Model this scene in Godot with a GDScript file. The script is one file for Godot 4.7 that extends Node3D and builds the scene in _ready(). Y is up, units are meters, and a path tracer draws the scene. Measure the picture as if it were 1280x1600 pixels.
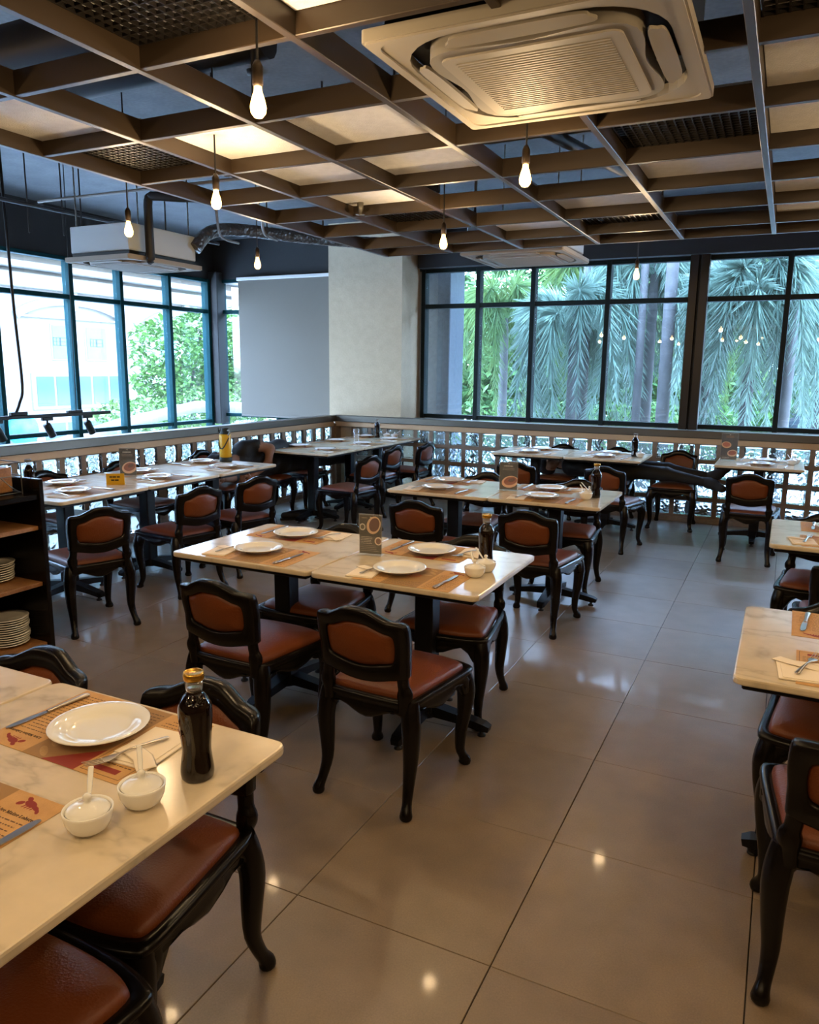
extends Node3D

# ---------------------------------------------------------------- mesh builder
class MB:
	var v := PackedVector3Array()
	var s := PackedInt32Array()
	var u := PackedVector2Array()
	var k := PackedColorArray()
	var col := Color.WHITE
	var has_uv := false
	var has_col := false
	var t := Transform3D.IDENTITY
	var g := 1
	func at(x: float, y: float, z: float, ry := 0.0) -> MB:
		t = Transform3D(Basis(Vector3.UP, ry), Vector3(x, y, z))
		return self
	func tri(a: Vector3, b: Vector3, c: Vector3, sm := -1, ua := Vector2.ZERO, ub := Vector2.ZERO, uc := Vector2.ZERO) -> void:
		v.append(t * a); v.append(t * b); v.append(t * c)
		u.append(ua); u.append(ub); u.append(uc)
		for i in 3:
			s.append(sm); k.append(col)
	func quad(a: Vector3, b: Vector3, c: Vector3, d: Vector3, sm := -1) -> void:
		tri(a, b, c, sm); tri(a, c, d, sm)
	# turns a closed solid that starts at vertex m the right way out (front faces run clockwise)
	func fin(m: int) -> void:
		var vol := 0.0
		var o := v[m] if m < v.size() else Vector3.ZERO
		for i in range(m, v.size(), 3):
			vol += (v[i] - o).dot((v[i + 1] - o).cross(v[i + 2] - o))
		if vol > 0.0:
			for i in range(m, v.size(), 3):
				var q := v[i + 1]; v[i + 1] = v[i + 2]; v[i + 2] = q
				var w := u[i + 1]; u[i + 1] = u[i + 2]; u[i + 2] = w
		g += 1
	func ctri(a: Vector3, b: Vector3, c: Vector3, o: Vector3) -> void:
		if (b - a).cross(c - a).dot(a - o) > 0.0:
			tri(a, c, b)
		else:
			tri(a, b, c)
	func cquad(a: Vector3, b: Vector3, c: Vector3, d: Vector3, o: Vector3) -> void:
		ctri(a, b, c, o); ctri(a, c, d, o)
	func box(c: Vector3, z: Vector3, b := 0.0) -> MB:
		var h := z * 0.5
		b = minf(b, minf(h.x, minf(h.y, h.z)) * 0.95)
		for ax in 3:
			for sg in [-1.0, 1.0]:
				var p: Array[Vector3] = []
				for q in [[-1, -1], [1, -1], [1, 1], [-1, 1]]:
					var w := Vector3.ZERO
					w[ax] = sg * h[ax]
					w[(ax + 1) % 3] = q[0] * (h[(ax + 1) % 3] - b)
					w[(ax + 2) % 3] = q[1] * (h[(ax + 2) % 3] - b)
					p.append(c + w)
				cquad(p[0], p[1], p[2], p[3], c)
		if b > 0.0:
			for ax in 3:
				var a1 := (ax + 1) % 3
				var a2 := (ax + 2) % 3
				for s1 in [-1.0, 1.0]:
					for s2 in [-1.0, 1.0]:
						var e: Array[Vector3] = []
						for q in [[-1, 0], [1, 0], [1, 1], [-1, 1]]:
							var w := Vector3.ZERO
							w[ax] = q[0] * (h[ax] - b)
							w[a1] = s1 * (h[a1] - (b if q[1] == 1 else 0.0))
							w[a2] = s2 * (h[a2] - (b if q[1] == 0 else 0.0))
							e.append(c + w)
						cquad(e[0], e[1], e[2], e[3], c)
			for sx in [-1.0, 1.0]:
				for sy in [-1.0, 1.0]:
					for sz in [-1.0, 1.0]:
						var m := Vector3(sx * h.x, sy * h.y, sz * h.z)
						ctri(c + m - Vector3(0, sy * b, sz * b), c + m - Vector3(sx * b, 0, sz * b), c + m - Vector3(sx * b, sy * b, 0), c)
		return self
	func bar(a: Vector3, b: Vector3, w: float, h: float) -> MB:
		return tube([a, b], [Vector2(w / 2, h / 2)], 4, true, true)
	# sweep; r holds half sizes (across, along up); n sides; square makes a 4-sided bar with flat faces
	func tube(path: Array, r: Array, n := 8, caps := true, square := false, up := Vector3.UP) -> MB:
		var m := v.size()
		var rings: Array = []
		for i in path.size():
			var tg: Vector3 = path[mini(i + 1, path.size() - 1)] - path[maxi(i - 1, 0)]
			tg = tg.normalized()
			var ur := up
			if absf(tg.dot(up)) > 0.98:
				ur = Vector3(0, 0, 1) if absf(tg.z) < 0.9 else Vector3(1, 0, 0)
			var x := ur.cross(tg).normalized()
			var y := tg.cross(x)
			var rr: Vector2 = r[mini(i, r.size() - 1)] if r[0] is Vector2 else Vector2.ONE * float(r[mini(i, r.size() - 1)])
			var ring: Array[Vector3] = []
			for j in n:
				var a := TAU * (j + (0.5 if square else 0.0)) / n
				var kx := cos(a)
				var ky := sin(a)
				if square:
					kx = signf(kx); ky = signf(ky)
				ring.append(path[i] + x * rr.x * kx + y * rr.y * ky)
			rings.append(ring)
		for i in path.size() - 1:
			for j in n:
				var q := (j + 1) % n
				quad(rings[i][j], rings[i][q], rings[i + 1][q], rings[i + 1][j], -1 if square else g)
		if caps:
			for e in [0, path.size() - 1]:
				for j in range(1, n - 1):
					if e == 0:
						tri(rings[e][0], rings[e][j + 1], rings[e][j])
					else:
						tri(rings[e][0], rings[e][j], rings[e][j + 1])
		fin(m)
		return self
	# profile of (radius, height); closed from axis to axis for solids
	func lathe(p: Array, n := 24, flat := false, e := Vector2.ONE) -> MB:
		var m := v.size()
		for i in p.size() - 1:
			var a: Vector2 = p[i]
			var b: Vector2 = p[i + 1]
			var gg := g
			for j in n:
				var c0 := cos(TAU * j / n)
				var s0 := sin(TAU * j / n)
				var c1 := cos(TAU * ((j + 1) % n) / n)
				var s1 := sin(TAU * ((j + 1) % n) / n)
				var p0 := Vector3(a.x * c0 * e.x, a.y, a.x * s0 * e.y)
				var p1 := Vector3(a.x * c1 * e.x, a.y, a.x * s1 * e.y)
				var p2 := Vector3(b.x * c1 * e.x, b.y, b.x * s1 * e.y)
				var p3 := Vector3(b.x * c0 * e.x, b.y, b.x * s0 * e.y)
				if a.x > 0.00001:
					tri(p0, p1, p2 if b.x > 0.00001 else p3, -1 if flat else gg)
				if b.x > 0.00001:
					tri(p0, p2, p3, -1 if flat else gg)
		fin(m)
		return self
	# polygon in x, y pushed from z0 to z1
	func prism(poly: PackedVector2Array, z0: float, z1: float, sm := false) -> MB:
		var m := v.size()
		var f := Geometry2D.triangulate_polygon(poly)
		var area := 0.0
		for i in poly.size():
			area += poly[i].cross(poly[(i + 1) % poly.size()])
		var fl := area < 0.0
		for i in range(0, f.size(), 3):
			var a := poly[f[i]]
			var b := poly[f[i + 1]]
			var c := poly[f[i + 2]]
			if (b - a).cross(c - a) < 0.0:
				var q := b; b = c; c = q
			tri(Vector3(a.x, a.y, z0), Vector3(b.x, b.y, z0), Vector3(c.x, c.y, z0))
			tri(Vector3(a.x, a.y, z1), Vector3(c.x, c.y, z1), Vector3(b.x, b.y, z1))
		for i in poly.size():
			var a := poly[i]
			var b := poly[(i + 1) % poly.size()]
			if fl:
				var q := a; a = b; b = q
			quad(Vector3(a.x, a.y, z0), Vector3(a.x, a.y, z1), Vector3(b.x, b.y, z1), Vector3(b.x, b.y, z0), g if sm else -1)
		fin(m)
		return self
	# moulded frame between two loops of as many points, rounded across z
	func ring(o: Array, i: Array, th: float, n := 10) -> MB:
		var m := v.size()
		var sec: Array = []
		for q in o.size():
			var mid: Vector3 = (o[q] + i[q]) * 0.5
			var w: Vector3 = o[q] - mid
			var row: Array[Vector3] = []
			for j in n:
				var a := TAU * j / n
				var cx := signf(cos(a)) * pow(absf(cos(a)), 0.45)
				var sx := signf(sin(a)) * pow(absf(sin(a)), 0.45)
				row.append(mid + w * cx + Vector3(0, 0, th * 0.5 * sx))
			sec.append(row)
		for q in o.size():
			var q1 := (q + 1) % o.size()
			for j in n:
				var j1 := (j + 1) % n
				quad(sec[q][j], sec[q][j1], sec[q1][j1], sec[q1][j], g)
		fin(m)
		return self
	# flat rectangle with a print on it, lying in x, z, its top edge towards -z
	func print_flat(w: float, d: float, th: float) -> MB:
		has_uv = true
		var a := Vector3(-w / 2, th, -d / 2)
		var b := Vector3(w / 2, th, -d / 2)
		var c := Vector3(w / 2, th, d / 2)
		var e := Vector3(-w / 2, th, d / 2)
		tri(a, b, c, -1, Vector2(0, 0), Vector2(1, 0), Vector2(1, 1))
		tri(a, c, e, -1, Vector2(0, 0), Vector2(1, 1), Vector2(0, 1))
		var dn := Vector3(0, -th, 0)
		for q in [[a, e], [e, c], [c, b], [b, a]]:
			tri(q[0], q[1], q[1] + dn); tri(q[0], q[1] + dn, q[0] + dn)
		return self
	func mesh() -> ArrayMesh:
		var st := SurfaceTool.new()
		st.begin(Mesh.PRIMITIVE_TRIANGLES)
		for i in v.size():
			st.set_smooth_group(s[i])
			if has_col:
				st.set_color(k[i])
			if has_uv:
				st.set_uv(u[i])
			st.add_vertex(v[i])
		st.generate_normals()
		st.index()
		return st.commit()

# ---------------------------------------------------------------- scene helpers
var M := {}
var taken := {}
var rng := RandomNumberGenerator.new()

func numbered(n: String) -> String:
	if not taken.has(n):
		taken[n] = 0
		return n
	taken[n] += 1
	return "%s_%03d" % [n, taken[n]]

func thing(called: String, label: String, category: String, at := Vector3.ZERO, turn := 0.0, group := "") -> Node3D:
	var o := Node3D.new()
	o.name = numbered(called)
	add_child(o)
	o.position = at
	o.rotation.y = turn
	tag(o, label, category, group)
	return o

func tag(o: Node3D, label: String, category: String, group := "") -> void:
	o.set_meta("label", label)
	o.set_meta("category", category)
	if group != "":
		o.set_meta("group", group)

func inst(called: String, me: Mesh, m: Material, parent: Node3D, at := Vector3.ZERO, turn := 0.0) -> MeshInstance3D:
	var o := MeshInstance3D.new()
	o.name = called
	o.mesh = me
	o.material_override = m
	o.cast_shadow = GeometryInstance3D.SHADOW_CASTING_SETTING_ON
	parent.add_child(o, true)
	o.position = at
	o.rotation.y = turn
	return o

func part(called: String, b: MB, m: Material, parent: Node3D) -> MeshInstance3D:
	return inst(called, b.mesh(), m, parent)

func solo(called: String, b: MB, m: Material, label: String, category: String, group := "") -> MeshInstance3D:
	var o := inst(numbered(called), b.mesh(), m, self)
	tag(o, label, category, group)
	return o

func struct(called: String, b: MB, m: Material) -> MeshInstance3D:
	var o := inst(called, b.mesh(), m, self)
	o.set_meta("kind", "structure")
	return o

func struct_node(called: String) -> Node3D:
	var o := Node3D.new()
	o.name = called
	add_child(o)
	o.set_meta("kind", "structure")
	return o

func dup(root: Node3D, called: String, label: String, at: Vector3, turn := 0.0, group := "") -> Node3D:
	var r: Node3D = root.duplicate()
	r.name = numbered(called)
	add_child(r)
	r.position = at
	r.rotation = Vector3(0, turn, 0)
	r.set_meta("label", label)
	if group != "":
		r.set_meta("group", group)
	return r

# closed Catmull-Rom through pts, n points per span
func loop(pts: Array, n: int, closed := true) -> Array:
	var out: Array = []
	var c := pts.size()
	var spans := c if closed else c - 1
	for i in spans:
		var p0: Variant = pts[(i - 1 + c) % c] if closed else pts[maxi(i - 1, 0)]
		var p1: Variant = pts[i]
		var p2: Variant = pts[(i + 1) % c]
		var p3: Variant = pts[(i + 2) % c] if closed else pts[mini(i + 2, c - 1)]
		for j in n:
			var t := float(j) / n
			out.append(0.5 * ((2.0 * p1) + (p2 - p0) * t + (2.0 * p0 - 5.0 * p1 + 4.0 * p2 - p3) * t * t + (3.0 * p1 - p0 - 3.0 * p2 + p3) * t * t * t))
	if not closed:
		out.append(pts[c - 1])
	return out

func mat(c: Color, rough := 0.6, metal := 0.0, spec := 0.5) -> StandardMaterial3D:
	var m := StandardMaterial3D.new()
	m.albedo_color = c
	m.roughness = rough
	m.metallic = metal
	m.metallic_specular = spec
	return m

func tex(m: StandardMaterial3D, im: Image, scale: float, world := true) -> StandardMaterial3D:
	m.albedo_texture = ImageTexture.create_from_image(im)
	tri(m, scale, world)
	return m

func tri(m: StandardMaterial3D, scale: float, world := true) -> void:
	m.uv1_triplanar = true
	m.uv1_world_triplanar = world
	m.uv1_scale = Vector3.ONE * scale

func bump(m: StandardMaterial3D, im: Image, cm: float) -> void:
	m.heightmap_enabled = true
	m.heightmap_texture = ImageTexture.create_from_image(im)
	m.heightmap_scale = cm

func noise(seed_: int, f: float, kind := FastNoiseLite.TYPE_SIMPLEX_SMOOTH, oct := 4) -> FastNoiseLite:
	var n := FastNoiseLite.new()
	n.seed = seed_
	n.frequency = f
	n.noise_type = kind
	n.fractal_octaves = oct
	return n

func field(n: FastNoiseLite, w: int, h: int) -> PackedByteArray:
	return n.get_seamless_image(w, h, false, false, 0.2, true).get_data()

# picture from two noise fields: mixes three colours
func cloudy(w: int, a: Color, b: Color, n1: FastNoiseLite, n2: FastNoiseLite, fine: float) -> Image:
	var f1 := field(n1, w, w)
	var f2 := field(n2, w, w)
	var d := PackedByteArray()
	d.resize(w * w * 3)
	for i in w * w:
		var t := f1[i] / 255.0
		var q := 1.0 + (f2[i] / 255.0 - 0.5) * fine
		d[i * 3] = clampi(int(lerpf(a.r, b.r, t) * q * 255), 0, 255)
		d[i * 3 + 1] = clampi(int(lerpf(a.g, b.g, t) * q * 255), 0, 255)
		d[i * 3 + 2] = clampi(int(lerpf(a.b, b.b, t) * q * 255), 0, 255)
	return Image.create_from_data(w, w, false, Image.FORMAT_RGB8, d)

func grey(n: FastNoiseLite, w: int) -> Image:
	return n.get_seamless_image(w, w, false, false, 0.2, true)

func marble_img(w: int) -> Image:
	var n1 := noise(5, 0.006, FastNoiseLite.TYPE_SIMPLEX_SMOOTH, 5)
	var n2 := noise(9, 0.02)
	var f2 := field(n2, w, w)
	var im := Image.create(w, w, false, Image.FORMAT_RGB8)
	for y in w:
		for x in w:
			# stretched along x so that the veins run one way; blended at the border to tile
			var fx := float(x) / w
			var fy := float(y) / w
			var a := n1.get_noise_3d(cos(TAU * fx) * 55, sin(TAU * fx) * 55, 0.0 + cos(TAU * fy) * 90 + sin(TAU * fy) * 130)
			var vein := pow(1.0 - absf(a) , 14.0)
			var soft := f2[y * w + x] / 255.0
			var tone := 0.835 - 0.04 * soft - 0.13 * vein * (0.3 + 0.7 * soft)
			im.set_pixel(x, y, Color(tone, tone * 0.925, tone * 0.79))
	return im

func ell(im: Image, cx: float, cy: float, rx: float, ry: float, c: Color, rot := 0.0, speck := 0.0) -> void:
	var r := int(maxf(rx, ry)) + 1
	for y in range(maxi(0, int(cy) - r), mini(im.get_height(), int(cy) + r + 1)):
		for x in range(maxi(0, int(cx) - r), mini(im.get_width(), int(cx) + r + 1)):
			var p := Vector2(x - cx, y - cy).rotated(-rot)
			if (p.x * p.x) / (rx * rx) + (p.y * p.y) / (ry * ry) <= 1.0:
				im.set_pixel(x, y, c * (1.0 + rng.randf_range(-speck, speck)) if speck > 0.0 else c)

func text_lines(im: Image, x0: int, y0: int, x1: int, rows: int, dy: int, th: int, c: Color) -> void:
	for r in rows:
		var x := x0
		var end := x1 - rng.randi_range(0, (x1 - x0) / 5)
		while x < end:
			var w := rng.randi_range(4, 14)
			im.fill_rect(Rect2i(x, y0 + r * dy, mini(w, end - x), th), c)
			x += w + 3

# small red crayfish-like emblem of a restaurant placemat, drawn from plain ellipses
func emblem(im: Image, x: float, y: float, k: float, c: Color) -> void:
	ell(im, x, y, 9 * k, 4.5 * k, c, 0.25)
	ell(im, x + 11 * k, y + 3.5 * k, 5 * k, 2.6 * k, c, 0.4)
	ell(im, x + 17 * k, y + 7 * k, 4 * k, 2 * k, c, 0.8)
	ell(im, x - 12 * k, y + 3 * k, 4.5 * k, 3 * k, c, -0.6)
	ell(im, x - 8 * k, y - 6 * k, 4.5 * k, 2.6 * k, c, 0.5)
	for i in 4:
		ell(im, x - 4 * k + i * 4 * k, y + 5.5 * k, 0.9 * k, 3 * k, c, 0.3)

func placemat_img() -> Image:
	var im := cloudy(448, Color(0.70, 0.53, 0.31), Color(0.76, 0.59, 0.37), noise(3, 0.02), noise(4, 0.3), 0.10)
	im.crop(448, 304)
	var ink := Color(0.33, 0.22, 0.12)
	var red := Color(0.50, 0.13, 0.08)
	for q in [[8, 12, 118, 2], [8, 12, 2, 150], [124, 12, 2, 150], [8, 160, 118, 2]]:
		im.fill_rect(Rect2i(q[0], q[1], q[2], q[3]), ink.lerp(Color(0.72, 0.55, 0.33), 0.3))
	im.fill_rect(Rect2i(32, 26, 72, 18), red)
	text_lines(im, 18, 56, 116, 7, 13, 3, ink)
	text_lines(im, 12, 180, 124, 8, 13, 3, ink)
	im.fill_rect(Rect2i(134, 0, 170, 304), Color(0.58, 0.44, 0.26))
	for y in 96:
		im.fill_rect(Rect2i(134, y, maxi(0, int((96 - y) * 1.1)), 1), Color(0.52, 0.17, 0.11))
	text_lines(im, 146, 230, 296, 5, 13, 3, ink)
	ell(im, 200, 130, 52, 34, Color(0.66, 0.42, 0.20), 0.2, 0.2)
	for i in 3:
		ell(im, 262 + rng.randf_range(-18, 18), 26 + i * 42, 26, 9, Color(0.66, 0.52, 0.32), rng.randf_range(-0.8, 0.8), 0.1)
	emblem(im, 372, 26, 2.0, red)
	text_lines(im, 316, 82, 436, 16, 13, 3, ink)
	return im

func menu_img(kind: int) -> Image:
	var im := Image.create(200, 352, false, Image.FORMAT_RGB8)
	im.fill(Color(0.10, 0.075, 0.06) if kind != 0 else Color(0.17, 0.135, 0.115))
	var pale := Color(0.80, 0.76, 0.70)
	ell(im, 100, 16, 8, 4, pale)
	if kind == 0:
		text_lines(im, 20, 22, 78, 1, 12, 5, Color(0.7, 0.6, 0.5))
		ell(im, 128, 88, 62, 82, Color(0.88, 0.74, 0.60), 0.3)
		ell(im, 134, 84, 46, 64, Color(0.36, 0.15, 0.10), 0.3, 0.35)
		ell(im, 26, 108, 28, 32, pale); ell(im, 26, 108, 18, 21, Color(0.30, 0.27, 0.18), 0.0, 0.25)
		ell(im, 172, 232, 34, 38, Color(0.88, 0.78, 0.70)); ell(im, 172, 232, 23, 27, Color(0.42, 0.22, 0.15), 0.0, 0.3)
		text_lines(im, 14, 196, 120, 5, 15, 5, pale)
		text_lines(im, 14, 276, 180, 4, 16, 4, Color(0.62, 0.56, 0.50))
	elif kind == 1:
		text_lines(im, 44, 42, 160, 1, 14, 12, pale)
		text_lines(im, 30, 74, 170, 2, 18, 6, Color(0.6, 0.54, 0.48))
		ell(im, 118, 250, 96, 74, Color(0.90, 0.70, 0.54), -0.35)
		ell(im, 122, 240, 76, 52, Color(0.56, 0.25, 0.13), -0.35, 0.4)
		ell(im, 136, 226, 40, 22, Color(0.36, 0.15, 0.09), -0.3, 0.4)
	else:
		text_lines(im, 54, 30, 150, 2, 16, 7, Color(0.62, 0.42, 0.24))
		ell(im, 62, 152, 60, 44, Color(0.88, 0.66, 0.44), 0.1); ell(im, 62, 148, 46, 30, Color(0.70, 0.32, 0.14), 0.1, 0.3)
		ell(im, 142, 262, 64, 46, Color(0.88, 0.70, 0.54), -0.1); ell(im, 142, 258, 48, 30, Color(0.58, 0.24, 0.12), -0.1, 0.3)
		text_lines(im, 20, 318, 110, 2, 14, 4, pale)
	return im

func napkin_img() -> Image:
	var im := Image.create(128, 160, false, Image.FORMAT_RGB8)
	im.fill(Color(0.91, 0.86, 0.78))
	var line := Color(0.45, 0.24, 0.16)
	for q in [[24, 96, 80, 2], [24, 96, 2, 46], [102, 96, 2, 46], [24, 140, 80, 2]]:
		im.fill_rect(Rect2i(q[0], q[1], q[2], q[3]), line)
	emblem(im, 62, 112, 1.0, Color(0.55, 0.16, 0.10))
	text_lines(im, 36, 126, 94, 1, 8, 4, Color(0.55, 0.16, 0.10))
	return im

const CX := -2.8603   # ceiling grid: first column line, first row line, pitch
const CZ := -1.822
const CP := 0.538
const CH := 2.441
const SLAB := 3.40
const ZB := -8.60     # back parapet, room side
const XL := -5.30     # left parapet, room side

func materials() -> void:
	var wood_im := cloudy(256, Color(0.62, 0.45, 0.28), Color(0.47, 0.31, 0.17), noise(21, 0.012), noise(22, 0.15), 0.25)
	M.leather = mat(Color(0.415, 0.210, 0.085), 0.42, 0.0, 0.42)
	bump(M.leather, grey(noise(31, 0.09, FastNoiseLite.TYPE_CELLULAR, 2), 256), 0.10)
	tri(M.leather, 7.0, false)
	M.dark = mat(Color(0.050, 0.036, 0.028), 0.25, 0.0, 0.36)
	M.black = mat(Color(0.035, 0.033, 0.033), 0.45, 0.0, 0.35)
	M.marble = tex(mat(Color.WHITE, 0.16), marble_img(512), 1.15)
	M.floor = tex(mat(Color.WHITE, 0.38, 0.0, 0.55), cloudy(512, Color(0.480, 0.415, 0.335), Color(0.535, 0.465, 0.380), noise(41, 0.01), noise(42, 0.35), 0.16), 0.9)
	bump(M.floor, grey(noise(43, 0.12), 256), 0.008)
	M.floor.clearcoat_enabled = true
	M.floor.clearcoat = 0.10
	M.floor.clearcoat_roughness = 0.06
	M.floor2 = M.floor.duplicate(); M.floor2.albedo_color = Color(0.965, 0.965, 0.97)
	M.floor3 = M.floor.duplicate(); M.floor3.albedo_color = Color(0.985, 0.98, 0.965)
	M.grout = mat(Color(0.20, 0.18, 0.155), 0.9)
	M.metal_dark = mat(Color(0.200, 0.158, 0.112), 0.42, 0.15)
	M.board = tex(mat(Color.WHITE, 0.9), cloudy(256, Color(0.85, 0.85, 0.845), Color(0.80, 0.80, 0.795), noise(51, 0.02), noise(52, 0.45), 0.30), 4.0)
	bump(M.board, grey(noise(53, 0.25), 128), 0.15)
	M.mesh = mat(Color(0.085, 0.070, 0.058), 0.5, 0.4)
	M.slab = tex(mat(Color.WHITE, 0.8), cloudy(256, Color(0.24, 0.255, 0.27), Color(0.31, 0.325, 0.34), noise(61, 0.02), noise(62, 0.2), 0.2), 0.5)
	M.charcoal = mat(Color(0.085, 0.080, 0.078), 0.7)
	M.warmwall = mat(Color(0.50, 0.40, 0.30), 0.8)
	M.column = tex(mat(Color.WHITE, 0.8), cloudy(256, Color(0.725, 0.66, 0.555), Color(0.695, 0.63, 0.53), noise(71, 0.03), noise(72, 0.2), 0.06), 0.8)
	bump(M.column, grey(noise(73, 0.035, FastNoiseLite.TYPE_SIMPLEX_SMOOTH, 3), 256), 0.35)
	M.blind = mat(Color(0.42, 0.40, 0.365), 0.85)
	M.white = mat(Color(0.86, 0.855, 0.84), 0.4)
	M.ac = mat(Color(0.545, 0.52, 0.475), 0.6, 0.0, 0.35)
	M.ac2 = mat(Color(0.47, 0.45, 0.415), 0.55, 0.0, 0.35)
	M.ac_grey = mat(Color(0.40, 0.38, 0.35), 0.6)
	M.acbody = mat(Color(0.64, 0.67, 0.68), 0.6)
	M.teal = mat(Color(0.02, 0.19, 0.21), 0.6, 0.0, 0.2)
	M.teal_dark = mat(Color(0.035, 0.10, 0.11), 0.5, 0.0, 0.3)
	M.bronze = mat(Color(0.105, 0.090, 0.080), 0.4, 0.4)
	M.glass = mat(Color(0.80, 0.93, 0.93, 0.03), 0.0)
	M.glass.transparency = BaseMaterial3D.TRANSPARENCY_ALPHA
	M.block = mat(Color(0.93, 0.99, 1.0, 0.06), 0.05)
	M.block.refraction_enabled = true
	M.block.refraction_scale = 0.05
	M.block.transparency = BaseMaterial3D.TRANSPARENCY_ALPHA
	bump(M.block, grey(noise(81, 0.022, FastNoiseLite.TYPE_SIMPLEX_SMOOTH, 2), 256), 1.1)
	tri(M.block, 1.7, true)
	M.mortar = tex(mat(Color.WHITE, 0.9), cloudy(256, Color(0.55, 0.49, 0.425), Color(0.49, 0.435, 0.375), noise(82, 0.03), noise(83, 0.3), 0.2), 2.0)
	M.ledge = mat(Color(0.36, 0.345, 0.315), 0.36, 0.45)
	M.steel = mat(Color(0.50, 0.49, 0.46), 0.28, 0.9)
	M.cream = mat(Color(0.74, 0.62, 0.48), 0.6)
	M.kraft = mat(Color.WHITE, 0.75)
	M.kraft.albedo_texture = ImageTexture.create_from_image(placemat_img())
	M.napkin = mat(Color.WHITE, 0.85)
	M.napkin.albedo_texture = ImageTexture.create_from_image(napkin_img())
	for i in 3:
		M["menu%d" % i] = mat(Color.WHITE, 0.4)
		M["menu%d" % i].albedo_texture = ImageTexture.create_from_image(menu_img(i))
	M.china = mat(Color(0.92, 0.915, 0.89), 0.06)
	M.china.clearcoat_enabled = true
	M.china.clearcoat = 0.5
	M.china.clearcoat_roughness = 0.04
	M.cutlery = mat(Color(0.72, 0.69, 0.65), 0.30, 1.0)
	M.gold = mat(Color(0.80, 0.62, 0.26), 0.25, 0.9)
	M.sauce = mat(Color(0.055, 0.022, 0.016), 0.05)
	M.sauce.clearcoat_enabled = true
	M.sauce.clearcoat = 0.3
	M.sauce.clearcoat_roughness = 0.02
	M.bottle_glass = mat(Color(0.92, 0.90, 0.86, 0.10), 0.02)
	M.bottle_glass.transparency = BaseMaterial3D.TRANSPARENCY_ALPHA
	M.acrylic = mat(Color(0.95, 0.97, 0.97, 0.06), 0.04)
	M.acrylic.transparency = BaseMaterial3D.TRANSPARENCY_ALPHA
	M.red_ink = mat(Color(0.50, 0.10, 0.07), 0.5)
	M.ink = mat(Color(0.16, 0.09, 0.05), 0.8)
	M.brass = mat(Color(0.16, 0.12, 0.08), 0.4, 0.6)
	M.bulb = mat(Color(1.0, 0.86, 0.62), 0.2)
	M.bulb.emission_enabled = true
	M.bulb.emission = Color(1.0, 0.80, 0.46)
	M.bulb.emission_energy_multiplier = 9.0
	M.shelf_wood = tex(mat(Color.WHITE, 0.5), wood_im, 2.2)
	M.yellow = mat(Color(0.80, 0.62, 0.03), 0.4)
	M.olive = mat(Color(0.10, 0.13, 0.09), 0.6)
	M.foil = mat(Color(0.40, 0.40, 0.39), 0.30, 0.8)
	bump(M.foil, grey(noise(91, 0.05), 128), 2.0)
	tri(M.foil, 3.0, true)
	M.rubber = mat(Color(0.055, 0.055, 0.058), 0.6)
	M.duct = mat(Color(0.13, 0.13, 0.135), 0.5, 0.2)
	# outside
	M.facade = tex(mat(Color.WHITE, 0.9), cloudy(256, Color(0.42, 0.40, 0.375), Color(0.405, 0.385, 0.36), noise(101, 0.02), noise(102, 0.2), 0.05), 0.2)
	M.pale_glass = mat(Color(0.20, 0.38, 0.38), 0.4)
	M.blue_glass = mat(Color(0.16, 0.25, 0.33), 0.10)
	M.granite = tex(mat(Color.WHITE, 0.35), cloudy(256, Color(0.36, 0.39, 0.43), Color(0.30, 0.33, 0.37), noise(103, 0.03), noise(104, 0.5), 1.1), 1.6)
	M.paving = tex(mat(Color.WHITE, 0.9), cloudy(256, Color(0.88, 0.88, 0.87), Color(0.82, 0.83, 0.82), noise(105, 0.02), noise(106, 0.3), 0.2), 0.3)
	M.grass = mat(Color(0.20, 0.33, 0.10), 0.9)
	M.leaf = mat(Color.WHITE, 0.6, 0.0, 0.2)
	M.leaf.vertex_color_use_as_albedo = true
	M.leaf.backlight_enabled = true
	M.leaf.backlight = Color(0.30, 0.30, 0.30)
	M.leaf.cull_mode = BaseMaterial3D.CULL_DISABLED
	M.frond2 = mat(Color(0.29, 0.40, 0.25), 0.45, 0.0, 0.3)
	M.frond = mat(Color(0.39, 0.49, 0.44), 0.42, 0.0, 0.4)
	M.frond.backlight_enabled = true
	M.frond.backlight = Color(0.30, 0.34, 0.30)
	M.frond.cull_mode = BaseMaterial3D.CULL_DISABLED
	M.frond2.backlight_enabled = true
	M.frond2.backlight = Color(0.35, 0.40, 0.20)
	M.frond2.cull_mode = BaseMaterial3D.CULL_DISABLED
	M.trunk = tex(mat(Color.WHITE, 0.9), cloudy(128, Color(0.24, 0.24, 0.245), Color(0.33, 0.33, 0.33), noise(107, 0.03), noise(108, 0.3), 0.2), 1.0)
	M.frond3 = M.frond.duplicate(); M.frond3.albedo_color = Color(0.27, 0.36, 0.32)
	M.frond4 = M.frond.duplicate(); M.frond4.albedo_color = Color(0.50, 0.60, 0.55)
	M.bark = mat(Color(0.20, 0.16, 0.12), 0.9)

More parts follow.
